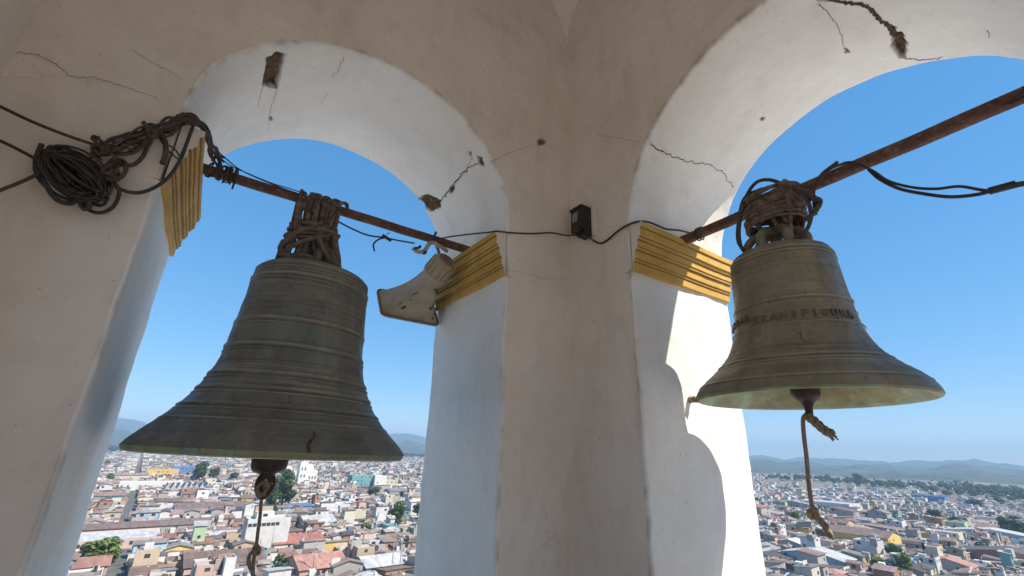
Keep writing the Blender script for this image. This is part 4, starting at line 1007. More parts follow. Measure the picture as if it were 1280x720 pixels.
def house(x, y, w_, d_, h, rz, roof, wn, rn, R_, st=1, windows=True, tank=False, label=None, group=None, nm='house', wincap=10):
    z = float(gz(x, y)); root = empty(nm, (x, y, z), rz, label, 'house', group)
    wc, rc = WALLS[wn], ROOFS[rn]; j = R_.uniform(.88, 1.1)
    wc = tuple(min(.8, c*j) for c in wc); j = R_.uniform(.8, 1.2); rc = tuple(c*j for c in rc)
    wb, rb = MB(), MB(); top = house_geo(wb, rb, lambda p: p, w_, d_, h, roof, wc, rc)
    wb.build('wall', M_CW, root); rb.build('roof', M_ROOF, root)
    if windows:
        sl = win_slots(w_, d_, h, st, R_); R_.shuffle(sl)
        for loc, a, sx, sz in sl[:wincap]:
            wo_ = child('window', ME_WIN, root, loc, a, (sx, 1, sz))
    child('door', ME_DOOR, root, (R_.uniform(-.3, .3)*w_, -d_/2, -.1), 0, (1.1, 1, 2.1))
    if tank and roof == 'flat': child('water_tank', ME_TANK, root, (R_.uniform(-.3, .3)*w_, R_.uniform(-.3, .3)*d_, h-.5))
    return root
RH = random.Random(21)
occ = []                                            # (x, y, radius) of the placed buildings
placed = []                                         # (px, py, name phrase) for the wording of neighbours
ROT = math.radians(3.5)
def mark(pxl, pxr, pyb, hpx, depth, roof, wn, rn, name, label, st=1, rz=None, **k):
    P, t = gp((pxl+pxr)/2, pyb); dist = float(np.hypot(P[0]-CAM[0], P[1]-CAM[1]))
    azd = math.degrees(math.atan2(P[1], P[0])); wv = (pxr-pxl)/FPX*t
    h = max(2.6, hpx/FPX*t*(1.0 if roof == 'flat' else .72))
    right = azd < 45
    if rz is None: rz = ROT
    if right:                                        # seen from the -x side: the width runs along y
        w2, d2 = depth, wv/ max(.6, math.cos(math.radians(azd)))*.92; ctr = np.array([P[0]+w2/2, P[1]])
    else: w2, d2 = wv*.97, depth; ctr = np.array([P[0]+.0, P[1]+d2/2])
    o = house(float(ctr[0]), float(ctr[1]), w2, d2, h, rz, roof, wn, rn, RH, st, label=label, **k)
    occ.append((ctr[0], ctr[1], w2/2, d2/2)); placed.append((float(proj([ctr[0], ctr[1], o.location.z+h/2])[0]), float(proj([ctr[0], ctr[1], o.location.z+h/2])[1]), name)); return o, w2, d2, h
# buildings one can pick out in the photograph ----- left view
mark(188, 213, 600, 9, 16, 'flat', 'yellow', 'taupe', 'yellow block', 'bright yellow flat-roofed block standing out in the distance of the left view', 2)
mark(120, 166, 602, 7, 12, 'gx', 'cream', 'pink', 'long cream arcade', 'long low cream arcade under pink roof near the left edge of the town', 1, wincap=16)
mark(217, 238, 597, 10, 14, 'flat', 'blue', 'white', 'blue and white block', 'blue block with white roof right of the bright yellow block', 2)
mark(163, 212, 613, 7, 14, 'flat', 'white', 'white', 'long white hall', 'long white flat hall in front of the bright yellow block', 1)
mark(122, 143, 629, 8, 14, 'gx', 'teal', 'rust', 'small teal house', 'small teal-walled house under a rust roof at the far left', 1)
mark(231, 291, 645, 7, 34, 'gx', 'tan', 'brown', 'wide brown roof', 'very wide brown-roofed market hall left of the dark tall tree', 1)
mark(180, 240, 651, 5, 10, 'shed', 'cream', 'pink', 'long pink roof', 'long narrow building under a faded pink roof in the left view', 1)
mark(103, 224, 668, 5, 9, 'shed', 'grey', 'brown', 'long rusty shed', 'longest brown shed roof crossing the left view beside the pillar', 1)
mark(98, 170, 688, 8, 22, 'flat', 'pink', 'silver', 'grey terrace', 'flat grey terrace with a pink front wall near the bright green tree', 1)
mark(199, 212, 683, 8, 6, 'shed', 'brick', 'red', 'small red hut', 'tiny red hut behind the pale roofs at lower left', 1)
o, w2, d2, h = mark(309, 349, 691, 30, 8, 'flat', 'white', 'white', 'tall white block', 'tall plain white block with a strip of windows under its roof', 3, windows=False)
for k in range(7): child('window', ME_WIN, o, (-w2/2+w2*(.06+.105*k), -d2/2, h-2.1), 0, (1.35, 1, 1.1))
for k in range(5): child('window', ME_WIN, o, (-w2/2, -d2/2+d2*(.12+.18*k), h-2.1), -math.pi/2, (1.5, 1, 1.1))
b = MB(); b.box(-w2*.30, w2*.12, -d2*.2, d2*.3, h-.5, h+1.9, WALLS['white']); rm = b.build('roof_room', M_CW, o)
child('window', ME_WIN, o, (-w2*.1, -d2*.2, h+.8), 0, (1.6, 1, 1.))
mark(245, 312, 717, 5, 17, 'gx', 'pink', 'brown', 'near brown gable', 'large brown gable roof at the bottom edge left of the bell cord', 1)
mark(321, 330, 706, 12, 5, 'flat', 'teal', 'taupe', 'teal cabin', 'small bright teal cabin just below the tall white block', 1, windows=False)
mark(348, 396, 688, 6, 15, 'gx', 'white', 'red', 'pair of red roofs', 'white house under dull red gable roof right of the tall white block', 1)
mark(361, 386, 639, 6, 10, 'gx', 'pale blue', 'blue', 'blue-roofed house', 'pale blue house with blue roof right of the dark tall tree', 1)
mark(304, 323, 630, 7, 10, 'shed', 'yellow', 'rust', 'ochre wall house', 'ochre-walled house left of the dark tall tree behind the bell cord', 1)
mark(333, 378, 659, 4, 8, 'shed', 'tan', 'brown', 'long tan wall', 'long tan wall with narrow brown roof behind the tall white block', 1)
mark(439, 466, 613, 15, 12, 'flat', 'teal', 'grey', 'teal glass block', 'tall teal glass-fronted block in the middle distance by the pier', 4, wincap=26)
mark(467, 481, 613, 15, 12, 'flat', 'white', 'white', 'white office', 'white flat-roofed office joined to the teal glass block', 3)
mark(487, 530, 622, 9, 12, 'gx', 'pale blue', 'grey', 'blue arcade', 'long pale blue arcaded building beside the white pier', 1, wincap=20)
mark(472, 497, 623, 6, 12, 'shed', 'salmon', 'pink', 'pink block', 'low pink block in front of the white flat-roofed office', 1)
mark(401, 433, 643, 9, 12, 'flat', 'white', 'white', 'low white hall', 'low wide white hall in the middle of the left view', 2)
mark(383, 415, 661, 4, 18, 'gx', 'cream', 'silver', 'silver gable', 'house with broad silver tin roof in front of the low white hall', 1)
mark(484, 498, 673, 12, 7, 'flat', 'teal', 'grey', 'teal-grey box', 'teal-grey box building below the bright green round tree', 2)
mark(379, 437, 692, 5, 9, 'shedr', 'yellow', 'taupe', 'yellow strip', 'long low building with a yellow wall above the salmon roof', 1, windows=False)
mark(378, 426, 722, 5, 18, 'gx', 'salmon', 'salmon', 'salmon roof', 'broad salmon tin roof at the bottom edge of the left view', 1)
mark(426, 438, 724, 9, 10, 'shed', 'purple', 'taupe', 'purple wall', 'small purple-walled house beside the salmon roof', 1, windows=False)
mark(451, 478, 692, 12, 9, 'flat', 'white', 'silver', 'white two-storey', 'white two-storey house left of the bare brick wall house', 2)
mark(479, 492, 692, 15, 8, 'shed', 'brick', 'taupe', 'bare brick house', 'bare brick house with a sloping roof near the utility poles', 1, windows=False)
mark(459, 503, 719, 8, 14, 'gx', 'grey', 'silver', 'pale grey gable', 'grey-walled house with a pale tin gable by the utility poles', 1)
mark(503, 524, 672, 9, 12, 'flat', 'cream', 'pink', 'cream corner house', 'cream house at the pier edge right of the teal-grey box', 2)
mark(96, 119, 722, 6, 12, 'gx', 'salmon', 'salmon', 'small salmon roof', 'small salmon roof at the bottom left corner beside the pillar', 1)
# ----- right view
mark(1010, 1051, 640, 9, 30, 'flat', 'white', 'white', 'white warehouse', 'large white warehouse behind the short frayed rope', 1)
mark(972, 1008, 637, 8, 30, 'gx', 'grey', 'grey', 'grey warehouse', 'long grey warehouse left of the large white warehouse', 1)
mark(1046, 1094, 683, 14, 22, 'gy', 'yellow', 'brown', 'brown hall with yellow wall', 'brown-roofed hall with a yellow wall right of the frayed rope end', 2)
mark(989, 1042, 710, 13, 12, 'gx', 'pale blue', 'white', 'blue house with white roof', 'pale blue house under a clean white tin roof at lower right', 2)
mark(972, 1000, 687, 4, 12, 'gx', 'grey', 'white', 'white tin roof', 'white tin roof between the sunlit jamb and the frayed rope end', 1)
mark(1152, 1173, 629, 6, 22, 'flat', 'blue', 'blue', 'blue warehouse', 'bright blue warehouse far off in the right view', 1, windows=False)
mark(1187, 1201, 664, 7, 10, 'flat', 'light green', 'silver', 'lime house', 'small lime-walled house in the middle of the right view', 1)
mark(1168, 1190, 679, 9, 12, 'flat', 'cream', 'white', 'cream pair', 'cream house with white roof in front of the lime house', 2)
mark(1215, 1264, 674, 6, 16, 'gx', 'pale blue', 'white', 'long white roof', 'long low building with white roof near the right edge', 1)
mark(1100, 1156, 671, 5, 14, 'shed', 'grey', 'taupe', 'long grey shed', 'long grey shed running right of the brown-roofed hall', 1)
mark(1098, 1150, 683, 5, 12, 'shed', 'pink', 'brown', 'second long shed', 'long brown-roofed shed in front of the long grey shed', 1)
mark(1169, 1201, 714, 6, 10, 'gx', 'grey', 'salmon', 'salmon sheet roof', 'small salmon-roofed house at the bottom of the right view', 1)
mark(1230, 1290, 705, 8, 18, 'gx', 'brick', 'dark', 'dark gable', 'dark-roofed barn with a brick wall at the right edge', 1)
# church with white tower and domes, far off in the left view
def dome(name, cx, cy, z, r, hgt, mat, parent, n=20, m=8):
    G = np.array([[(cx+r*math.cos(p)*math.cos(a), cy+r*math.cos(p)*math.sin(a), z+hgt*math.sin(p)) for a in np.linspace(0, 2*math.pi, n, endpoint=False)] for p in np.linspace(0, math.pi/2*.999, m)])
    return grid_mesh(name, G, [mat], parent, close_v=True)
Pc, tc_ = gp(378, 606); s = tc_/FPX
ch = empty('church', (Pc[0], Pc[1]+18, float(gz(Pc[0], Pc[1]))), ROT, 'distant white church with a tall tower and round domes', 'church')
b = MB(); b.box(-11*s, 16*s, -6, 20, -4, 13*s, (.72, .69, .63)); b.build('nave_wall', M_CW, ch)
b = MB(); b.box(-4*s, 4*s, -9, -9+8*s, -4, 22*s, (.76, .74, .7)); b.box(-2.8*s, 2.8*s, -9+1.2*s, -9+6.8*s, 22*s, 28*s, (.76, .74, .7)); b.build('tower_wall', M_CW, ch)
dome('tower_dome', 0, -9+4*s, 28*s, 2.8*s, 4*s, M_WHITE, ch); 
b = MB(); b.box(5*s, 13*s, -2, -2+8*s, 13*s, 15*s, (.74, .72, .68)); b.build('drum_wall', M_CW, ch); dome('dome', 9*s, -2+4*s, 15*s, 4.2*s, 4.6*s, M_WHITE, ch)
b = MB(); b.box(-16*s, -9*s, -2, -2+7*s, -4, 14*s, (.74, .72, .68)); b.build('chapel_wall', M_CW, ch); dome('dome', -12.5*s, -2+3.5*s, 14*s, 3.4*s, 3.8*s, M_WHITE, ch)
for z in (8*s, 15*s, 24*s):
    for dx in (-1.6*s, 1.6*s): child('window', ME_WIN, ch, (dx, -9.02 if z < 22*s else -9+1.18*s, z), 0, (1.2*s, 1, 3*s))
for dx in (-8, 8, 11, 14): child('window', ME_WIN, ch, (dx*s, -6.02, 6*s), 0, (1.2*s, 1, 3*s))
occ.append((Pc[0], Pc[1]+18, 18*s, 22)); placed.append((378, 590, 'white church'))
# blue saw-tooth roofed hall
Ps, ts = gp(231, 620); s = ts/FPX; sw = empty('factory_hall', (Ps[0], Ps[1]+9, float(gz(Ps[0], Ps[1]))), ROT, 'blue hall with a white zigzag row of small gables right of long white hall', 'hall')
b = MB(); b.box(-18*s, 18*s, -9, 9, -4, 6*s, WALLS['blue']); b.build('wall', M_CW, sw)
for k in range(8):
    x0 = -18*s+k*4.5*s; rb2 = MB(); rb2.face([(x0+.02, -9.4, 6*s), (x0+4.5*s-.02, -9.4, 6*s), (x0+2.25*s, -9.4, 11*s)], (.75, .75, .75)); rb2.face([(x0+.02, -9.4, 6*s), (x0+2.25*s, -9.4, 11*s), (x0+2.25*s, 9, 11*s), (x0+.02, 9, 6*s)], ROOFS['silver'])
    rb2.face([(x0+4.5*s-.02, -9.4, 6*s), (x0+4.5*s-.02, 9, 6*s), (x0+2.25*s, 9, 11*s), (x0+2.25*s, -9.4, 11*s)], ROOFS['blue']); rb2.build('roof_gable', M_ROOF, sw)
occ.append((Ps[0], Ps[1]+9, 18*s, 9)); placed.append((231, 612, 'zigzag blue hall'))
# ------------------------------------------------------------------ trees
def crown_mesh(name, H, Rr, n, leaf, R_, blobs):
    mb = MB(); cs = []
    for i in range(blobs):
        a = R_.uniform(0, 6.28); rr_ = R_.uniform(.1, .72)*Rr; z = H*R_.uniform(.38, .93); k = 1-abs(z/H-.6)*1.1
        cs.append((rr_*k*math.cos(a), rr_*k*math.sin(a), z, Rr*R_.uniform(.26, .46), R_.uniform(.6, 1.25)))
    for i in range(n):
        cx_, cy_, cz_, cr_, tn = cs[R_.randrange(blobs)]
        v = Vector((R_.gauss(0, 1), R_.gauss(0, 1), R_.gauss(0, .75))).normalized()*cr_*R_.uniform(.55, 1.08)
        c = Vector((cx_, cy_, cz_))+v; nrm = (v.normalized()+Vector((R_.uniform(-.7, .7), R_.uniform(-.7, .7), R_.uniform(-.3, .9)))).normalized()
        t1 = nrm.orthogonal().normalized(); t1.rotate(Matrix.Rotation(R_.uniform(0, 6.28), 3, nrm)); t2 = nrm.cross(t1); s_ = leaf*R_.uniform(.6, 1.35)
        tt = tn*R_.uniform(.75, 1.2)
        mb.face([c+t1*s_, c+t2*s_*.55, c-t1*s_, c-t2*s_*.55], (tt, tt*R_.uniform(.95, 1.08), tt*.95))
    me = mb.mesh(name); return me
def trunk_mesh(name, H, Rr, R_):
    v, f = [], []
    paths = [([(0, 0, -2), (.02*H, 0, H*.2), (0, .01*H, H*.5), (.01*H, 0, H*.8)], [.035*H, .028*H, .018*H, .006*H])]
    for k in range(6):
        a = k*1.05+R_.uniform(-.3, .3); z = H*R_.uniform(.25, .5)
        paths.append(([(0, 0, z), (Rr*.3*math.cos(a), Rr*.3*math.sin(a), z+H*.12), (Rr*.6*math.cos(a), Rr*.6*math.sin(a), z+H*.26)], [.016*H, .010*H, .004*H]))
    for p, r in paths:
        V, F = tube_arrays(smooth_path(p, 3), r, 6); b_ = len(v); v.extend(map(tuple, V)); f.extend(tuple(i+b_ for i in q) for q in F)
    me = bpy.data.meshes.new(name); me.from_pydata(v, [], f); me.materials.append(M_BARK); return me
RT_ = random.Random(31)
TV = []
for H_, Rr_, n_, lf, bl_ in ((10, 3.6, 2600, .42, 16), (13, 3.8, 3000, .45, 20), (7, 3.2, 2000, .36, 13), (12, 2.2, 1900, .38, 14)):
    cm = crown_mesh('crown', H_, Rr_, n_, lf, RT_, bl_); cm.materials.append(M_LEAF); cm2 = cm.copy(); cm2.materials.clear(); cm2.materials.append(M_LEAF2)
    TV.append((H_, Rr_, cm, cm2, trunk_mesh('trunk', H_, Rr_, RT_)))
def tree(px, pyb, hpx, wpx, v, bright, label, xyz=None, group=None):
    if xyz is None: P, t = gp(px, pyb); H_ = hpx/FPX*t; W_ = wpx/FPX*t
    H0, R0_, cm, cm2, tm = TV[v]
    root = empty('tree', (P[0], P[1], float(gz(P[0], P[1]))), RT_.uniform(0, 6.28), label, 'tree', group)
    root.scale = (W_/(2*R0_),)*2+(H_/H0,)
    child('crown', cm2 if bright else cm, root, (0, 0, 0)); child('trunk', tm, root, (0, 0, 0)); occ.append((P[0], P[1], W_*.3, W_*.3))
tree(351, 642, 43, 26, 1, 0, 'tall dark tree with a ragged crown beside the bell cord'); tree(338, 646, 28, 17, 0, 0, 'smaller dark tree huddled left of the tall dark tree')
tree(247, 604, 19, 19, 2, 0, 'rounded dark tree right of the blue and white block'); tree(266, 600, 11, 13, 2, 0, 'low dark tree just right of the rounded dark tree', ); tree(290, 606, 11, 12, 2, 0, 'small tree between pale walls left of the big clapper')
tree(122, 710, 22, 34, 2, 1, 'bright green spreading tree beside the pink terrace wall'); tree(104, 706, 16, 18, 2, 0, 'duller bush-like tree against the left pillar')
tree(498, 650, 18, 22, 2, 1, 'bright green round tree near the pier edge'); tree(494, 662, 22, 22, 0, 0, 'dark tree right under the bright green round tree'); tree(521, 646, 13, 15, 2, 0, 'dark round tree touching the white pier edge')
tree(467, 622, 10, 20, 2, 0, 'wide low tree in front of the teal glass block'); tree(502, 623, 7, 9, 2, 0, 'small tree in front of the blue arcade'); tree(456, 668, 11, 14, 2, 1, 'small green tree left of the teal-grey box')
tree(505, 686, 9, 12, 2, 1, 'green garden tree beside the utility poles'); tree(140, 704, 9, 13, 2, 1, 'small bright shrub-like tree right of the spreading tree')
tree(1134, 722, 18, 18, 2, 1, 'yellow green tree at the bottom of the right view'); tree(1122, 704, 14, 15, 0, 0, 'dry brownish tree behind the yellow green tree'); tree(1097, 712, 10, 18, 2, 1, 'low green tree right of the pale blue house')
tree(995, 652, 9, 12, 2, 1, 'small green tree in front of the grey warehouse'); tree(1075, 608, 11, 14, 2, 0, 'lone round tree on the crest of the distant ridge'); tree(1170, 650, 8, 14, 2, 0, 'dark tree behind the lime house')
tree(1262, 668, 12, 16, 2, 0, 'dark tree behind the long white roof'); tree(1278, 672, 12, 14, 2, 0, 'dark tree at the right edge of the photo'); tree(1220, 636, 7, 18, 2, 0, 'low wide tree in the distance above the long white roof')
# utility poles
def pole(px, pyt, pyb, label, arms=True):
    P, t = gp(px, pyb); H_ = (pyb-pyt)/FPX*t; root = empty('utility_pole', (P[0], P[1], float(gz(P[0], P[1]))), 0, label, 'utility pole')
    tubes('post', [([(0, 0, -1), (0, 0, H_)], [.16, .10], 1)], M_CONC, root, 8)
    if arms:
        b = MB(); b.box(-1., 1., -.06, .06, H_-1.0, H_-.86); b.build('crossarm', M_BARK, root, tint=False)
        b = MB(); b.box(-.6, .6, -.06, .06, H_-1.9, H_-1.78); b.build('crossarm', M_BARK, root, tint=False)
        tubes('transformer', [([(.35, -.1, H_-3.2), (.35, -.1, H_-2.3)], .26, 1)], M_METAL, root, 8)
pole(487, 676, 735, 'left one of two tall utility poles near the pier edge'); pole(497, 680, 735, 'right one of two tall utility poles near the pier edge'); pole(389, 689, 724, 'thin utility pole in front of the salmon roof'); 
pole(337, 664, 694, 'slender mast in front of the tall white block', False); pole(1008, 640, 668, 'thin pole among roofs beside the frayed rope', False)
# ------------------------------------------------------------------ the town: blocks split into lots
lots = []
def split(u0, u1, v0, v1, R_, mx):
    w_, d_ = u1-u0, v1-v0
    if (w_ > mx or d_ > mx) and min(w_, d_) > 4.2 or max(w_, d_) > 2.4*min(w_, d_):
        if w_*R_.uniform(.8, 1.2) > d_: m = u0+w_*R_.uniform(.32, .68); split(u0, m, v0, v1, R_, mx); split(m, u1, v0, v1, R_, mx)
        else: m = v0+d_*R_.uniform(.32, .68); split(u0, u1, v0, m, R_, mx); split(u0, u1, m, v1, R_, mx)
    else: lots.append((u0, u1, v0, v1))
RB_ = random.Random(77); BU, BV = 62., 52.; cr_, sr_ = math.cos(ROT), math.sin(ROT)
def inw(x, y):
    r = math.hypot(x, y); a = math.degrees(math.atan2(y, x))
    return (5 < a < 34 and 120 < r < 1650) or (60 < a < 100 and 120 < r < 2150)
roads = MB()
for i in range(-10, 36):
    for j in range(0, 46):
        u0, v0 = i*BU, j*BV; x = u0*cr_-v0*sr_; y = u0*sr_+v0*cr_
        if not any(inw(x+dx, y+dy) for dx in (0, BU/2, BU) for dy in (0, BV/2, BV)): continue
        r = math.hypot(x, y); st_ = 5.5
        split(u0+st_/2, u0+BU-st_/2, v0+st_/2, v0+BV-st_/2, RB_, RB_.choice((8, 9, 10, 11.5, 16)) if r < 800 else 12)
        if r < 900:
            for (a0, a1, b0, b1) in ((u0+st_/2, u0+BU+st_/2, v0-st_/2, v0+st_/2), (u0-st_/2, u0+st_/2, v0-st_/2, v0+BV-st_/2)):
                nseg = 4
                for k in range(nseg):
                    if a1-a0 > b1-b0: q = [(a0+(a1-a0)*k/nseg, b0), (a0+(a1-a0)*(k+1)/nseg, b0), (a0+(a1-a0)*(k+1)/nseg, b1), (a0+(a1-a0)*k/nseg, b1)]
                    else: q = [(a0, b0+(b1-b0)*k/nseg), (a1, b0+(b1-b0)*k/nseg), (a1, b0+(b1-b0)*(k+1)/nseg), (a0, b0+(b1-b0)*(k+1)/nseg)]
                    P4 = [(u*cr_-v*sr_, u*sr_+v*cr_) for u, v in q]; roads.face([(x_, y_, float(gz(x_, y_))+.12) for x_, y_ in P4])
tag(roads.build('roads', M_ROAD, tint=False), kind='structure')
cand = []
for (u0, u1, v0, v1) in lots:
    uc, vc = (u0+u1)/2, (v0+v1)/2; x = uc*cr_-vc*sr_; y = uc*sr_+vc*cr_
    if not inw(x, y): continue
    if any(abs(x-ox) < ow+(u1-u0)/2-1.2 and abs(y-oy) < od+(v1-v0)/2-1.2 for ox, oy, ow, od in occ if abs(x-ox) < 60): continue
    r = math.hypot(x, y); a = math.degrees(math.atan2(y, x))
    dens = .94
    if a < 45: dens = .95-.5*float(sst(750, 1100, r))-.38*float(sst(1080, 1200, r))
    else: dens = .95-.45*float(sst(1500, 2100, r))
    if RB_.random() > dens: continue
    two = RB_.random()
    h = RB_.uniform(1.8, 2.8) if two < .84 else (RB_.uniform(4.2, 5.4) if two < .965 else RB_.uniform(6.5, 8))
    st = 1 if h < 4. else (2 if h < 7.5 else 3)
    roof = RB_.choice(['gx', 'gx', 'gy', 'shed', 'shedr', 'flat', 'hip'] if st == 1 else ['flat', 'flat', 'gx', 'gy', 'shed', 'shedr'])
    wn = RB_.choice(WW); rn = RB_.choice(RW_)
    if roof == 'flat': rn = RB_.choice(['white', 'grey', 'taupe', 'taupe', 'silver', 'pink'])
    if r > 650:
        if RB_.random() < .35: wn = 'white'
        if a < 45 and RB_.random() < .35: rn = RB_.choice(['white', 'silver', 'grey'])
    w2, d2 = (u1-u0)-RB_.uniform(0, 1.2), (v1-v0)-RB_.uniform(0, 1.8)
    z = float(gz(x, y)); X_, Y_, zz = proj([x, y, z+h])
    vis = (zz > 0) and ((92+(720-Y_)*.27 < X_ < 532) or (928 < X_ < 1285)) and 570 < Y_ < 735
    cand.append(dict(x=x, y=y, z=z, w=w2, d=d2, h=h, st=st, roof=roof, wn=wn, rn=rn, r=r, px=X_, py=Y_, vis=vis, size=(w2 if a > 45 else d2)*(h+.2*(d2 if a > 45 else w2))/r**2, rz=ROT+RB_.uniform(-.06, .06)))
vis = sorted([c for c in cand if c['vis']], key=lambda c: -c['size']); N_IND = 300-46
for c in vis[:N_IND]: c['ind'] = True
# wording: look first, then the nearest thing one can find
RN = {'gx': 'gable', 'gy': 'end-on gable', 'shed': 'sloping', 'shedr': 'back-sloping', 'flat': 'flat', 'hip': 'hipped'}
used = set()
def relation(c, k):
    L_ = sorted(placed, key=lambda p: (p[0]-c['px'])**2+((p[1]-c['py'])*1.6)**2)[k]; dx, dy = c['px']-L_[0], c['py']-L_[1]
    d = math.hypot(dx, dy); far = 'just ' if d < 16 else ('' if d > 45 else '')
    if abs(dx) > 1.4*abs(dy): w_ = 'right of' if dx > 0 else 'left of'
    elif abs(dy) > 1.4*abs(dx): w_ = 'in front of' if dy > 0 else 'behind'
    else: w_ = ('front-right of' if dx > 0 else 'front-left of') if dy > 0 else ('back-right of' if dx > 0 else 'back-left of')
    return far+w_+' the '+L_[2]
def describe(c):
    size = 'tall' if c['st'] == 3 else ('two-storey' if c['st'] == 2 else ('long low' if max(c['w'], c['d']) > 2*min(c['w'], c['d']) else ('small' if c['w']*c['d'] < 75 else 'broad')))
    for k in range(10):
        s_ = f"{size} {c['wn']} house, {c['rn']} {RN[c['roof']]} roof, {relation(c, k)}"
        if s_ not in used and len(s_.split()) <= 16: used.add(s_); return s_
    return s_
far_w, far_r, far_g = MB(), MB(), MB()
for c in cand:
    if c.get('ind'):
        o = house(c['x'], c['y'], c['w'], c['d'], c['h'], c['rz'], c['roof'], c['wn'], c['rn'], RB_, c['st'], tank=RB_.random() < .4, label=describe(c), group='low town houses seen below the bells', wincap=6)
    else:
        ca_, sa_ = math.cos(c['rz']), math.sin(c['rz']); X0, Y0, Z0 = c['x'], c['y'], c['z']
        Tf = lambda p: (X0+p[0]*ca_-p[1]*sa_, Y0+p[0]*sa_+p[1]*ca_, Z0+p[2])
        j = RB_.uniform(.88, 1.1); wc = tuple(min(.8, v*j) for v in WALLS[c['wn']]); j = RB_.uniform(.8, 1.2); rc = tuple(min(.8, v*j) for v in ROOFS[c['rn']])
        house_geo(far_w, far_r, Tf, c['w'], c['d'], c['h'], c['roof'], wc, rc, full=c['r'] < 600)
        if c['r'] < 1100 and RB_.random() < .8:
            for loc, a, sx, sz in win_slots(c['w'], c['d'], c['h'], c['st'], RB_)[:6]:
                q = []
                for (du, dz) in ((-.5, -.5), (.5, -.5), (.5, .5), (-.5, .5)):
                    lx = loc[0]+(du*sx if a == 0 else -.06); ly = loc[1]-(.06 if a == 0 else 0)+(0 if a == 0 else -du*sx); q.append(Tf((lx, ly, loc[2]+dz*sz)))
                far_g.face(q)
clut = MB()                                          # tanks, boxes, loose sheets and half-built walls on and between the roofs
for c in cand:
    if c['r'] > 1000: continue
    for k in range(RB_.choice((0, 1, 2, 2)) if c['r'] < 600 else RB_.choice((0, 0, 1, 1))):
        x = c['x']+RB_.uniform(-.5, .5)*c['w']; y = c['y']+RB_.uniform(-.5, .5)*c['d']; z0 = c['z']+c['h']; kind = RB_.random(); a = ROT+RB_.uniform(-.2, .2); ca_, sa_ = math.cos(a), math.sin(a)
        if kind < .3: sx, sy, sz, cc = RB_.uniform(.5, 1.1), RB_.uniform(.5, 1.1), RB_.uniform(.6, 1.7), RB_.choice(((.03, .03, .03), (.5, .5, .5), (.12, .2, .35), (.66, .64, .6)))
        elif kind < .55: sx, sy, sz, cc = RB_.uniform(1.2, 3), RB_.uniform(1.2, 3), RB_.uniform(.5, 1.5), RB_.choice(((.5, .46, .4), (.36, .34, .31), (.68, .66, .62), (.36, .2, .14)))
        elif kind < .8: sx, sy, sz, cc = RB_.uniform(2, 4.5), RB_.uniform(.12, .2), RB_.uniform(.8, 1.6), RB_.choice(((.6, .57, .5), (.4, .37, .33), (.70, .68, .64)))
        else: sx, sy, sz, cc = RB_.uniform(2, 4), RB_.uniform(1.5, 3), .25, RB_.choice(((.55, .55, .56), (.26, .16, .12), (.33, .22, .17), (.10, .10, .10)))
        z1 = z0+RB_.uniform(.0, .25)
        clut.box(-sx/2, sx/2, -sy/2, sy/2, -1.6, sz, cc, T=lambda p: (x+p[0]*ca_-p[1]*sa_, y+p[0]*sa_+p[1]*ca_, z1+p[2]), bottom=False)
tag(clut.build('rooftop_clutter', M_CW), 'water tanks, sheds and loose sheets scattered over the town roofs', 'clutter', kind='stuff')
fw = far_w.build('distant_houses', M_CW); tag(fw, 'dense mass of small distant houses spreading to the hills', 'houses', kind='stuff')
fr = far_r.build('distant_roofs', M_ROOF); tag(fr, 'tin and tile roofs of the distant mass of houses', 'roofs', kind='stuff')
fg = far_g.build('distant_windows', M_GLASS, tint=False); tag(fg, 'dark windows of the distant mass of houses', 'windows', kind='stuff')
# far trees: small clumps of leaf faces
LV = []
for k in range(5):
    q = []
    for i in range(90):
        v = Vector((RT_.gauss(0, 1), RT_.gauss(0, 1), RT_.gauss(0, 1))).normalized(); c = Vector((v.x, v.y, v.z*.8+.9))*RT_.uniform(.6, 1.0)+Vector((0, 0, .2))
        t1 = v.orthogonal().normalized(); t1.rotate(Matrix.Rotation(RT_.uniform(0, 6.28), 3, v)); t2 = v.cross(t1); s_ = RT_.uniform(.16, .34)
        q.append([c+t1*s_, c+t2*s_, c-t1*s_, c-t2*s_])
    LV.append(np.array([[tuple(p) for p in f] for f in q]))
VV, CC = [], []
def far_tree(x, y, hgt, wd, tn):
    L_ = LV[RT_.randrange(5)]; a = RT_.uniform(0, 6.28); ca_, sa_ = math.cos(a), math.sin(a); P = L_.reshape(-1, 3)
    z = float(gz(x, y)); VV.append(np.stack([x+(P[:, 0]*ca_-P[:, 1]*sa_)*wd/2, y+(P[:, 0]*sa_+P[:, 1]*ca_)*wd/2, z+P[:, 2]*hgt/2], -1)); CC.append(np.full(len(L_), tn)*rng.uniform(.7, 1.2, len(L_)))
n_ = 0
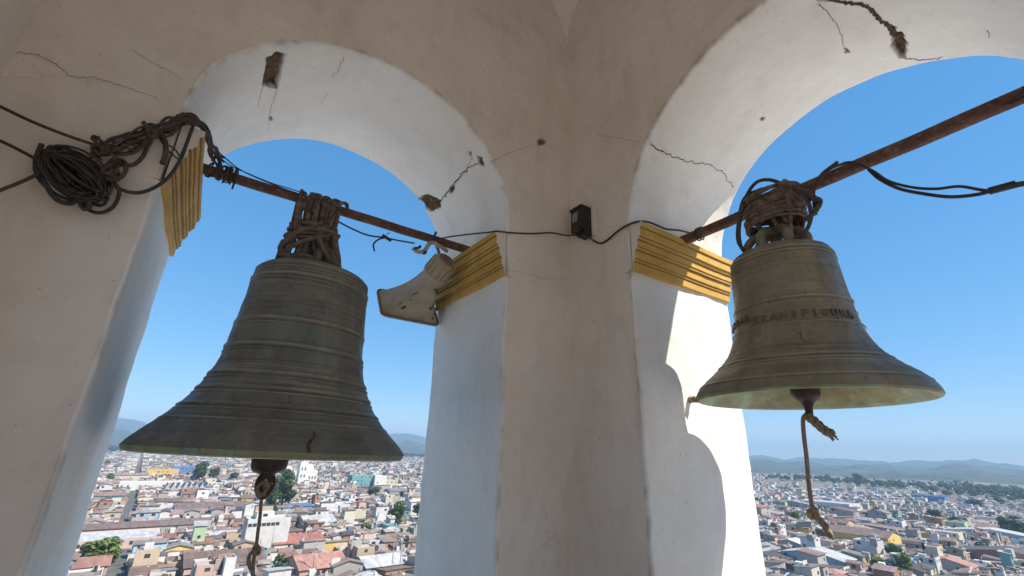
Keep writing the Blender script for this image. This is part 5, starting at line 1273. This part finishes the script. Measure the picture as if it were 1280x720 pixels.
while n_ < 430:
    a = RT_.choice((RT_.uniform(3, 37), RT_.uniform(58, 102))); r = RT_.uniform(150, 1900)**1.; ar = math.radians(a); x, y = r*math.cos(ar), r*math.sin(ar)
    if r < 520 and RT_.random() < .8: continue
    far_tree(x, y, RT_.uniform(3.5, 8), RT_.uniform(4, 9), RT_.uniform(.7, 1.5)); n_ += 1
for k in range(230):                                 # belts on the ridge and down its slopes
    a = RT_.choice((RT_.gauss(20.5, 2.2), RT_.gauss(13, 3.), RT_.uniform(5, 30), RT_.gauss(9, 2))); r = RT_.gauss(1400, 60)+ (0 if a > 16 else -170*RT_.random()); ar = math.radians(a)
    far_tree(r*math.cos(ar), r*math.sin(ar), RT_.uniform(6, 13), RT_.uniform(8, 20), RT_.uniform(.5, 1.1))
for k in range(420):                                 # woods behind the town in the left view
    a = RT_.choice((RT_.uniform(58, 70), RT_.uniform(90, 102), RT_.uniform(60, 100))); r = RT_.gauss(2250, 110); ar = math.radians(a)
    far_tree(r*math.cos(ar), r*math.sin(ar), RT_.uniform(10, 20), RT_.uniform(16, 34), RT_.uniform(.5, 1.1))
V = np.concatenate(VV); F = np.arange(len(V)).reshape(-1, 4)
me = bpy.data.meshes.new('distant_trees'); me.vertices.add(len(V)); me.vertices.foreach_set('co', V.ravel().astype(np.float32)); me.loops.add(F.size); me.loops.foreach_set('vertex_index', F.ravel().astype(np.int32))
me.polygons.add(len(F)); me.polygons.foreach_set('loop_start', (np.arange(len(F))*4).astype(np.int32)); me.update(calc_edges=True); setattr_col(me, 'tint', np.concatenate(CC), 'FACE')
tag(link('distant_trees', me, [M_LEAF]), 'scattered dark trees between distant houses and along the ridge', 'trees', kind='stuff')
# ------------------------------------------------------------------ haze
if HAZE:
    b = MB(); b.box(-8000, 8000, -8000, 8000, -105, 215); 
    hm = bpy.data.materials.new('valley_haze'); hm.use_nodes = True; t = hm.node_tree; t.nodes.clear(); pv = t.nodes.new('ShaderNodeVolumePrincipled'); ho = t.nodes.new('ShaderNodeOutputMaterial')
    pv.inputs['Color'].default_value = (.52, .75, 1, 1); pv.inputs['Density'].default_value = 2.2e-4; pv.inputs['Anisotropy'].default_value = 0.; t.links.new(pv.outputs[0], ho.inputs['Volume'])
    tag(b.build('haze', hm, tint=False), 'pale blue haze over the valley', 'haze', kind='stuff')
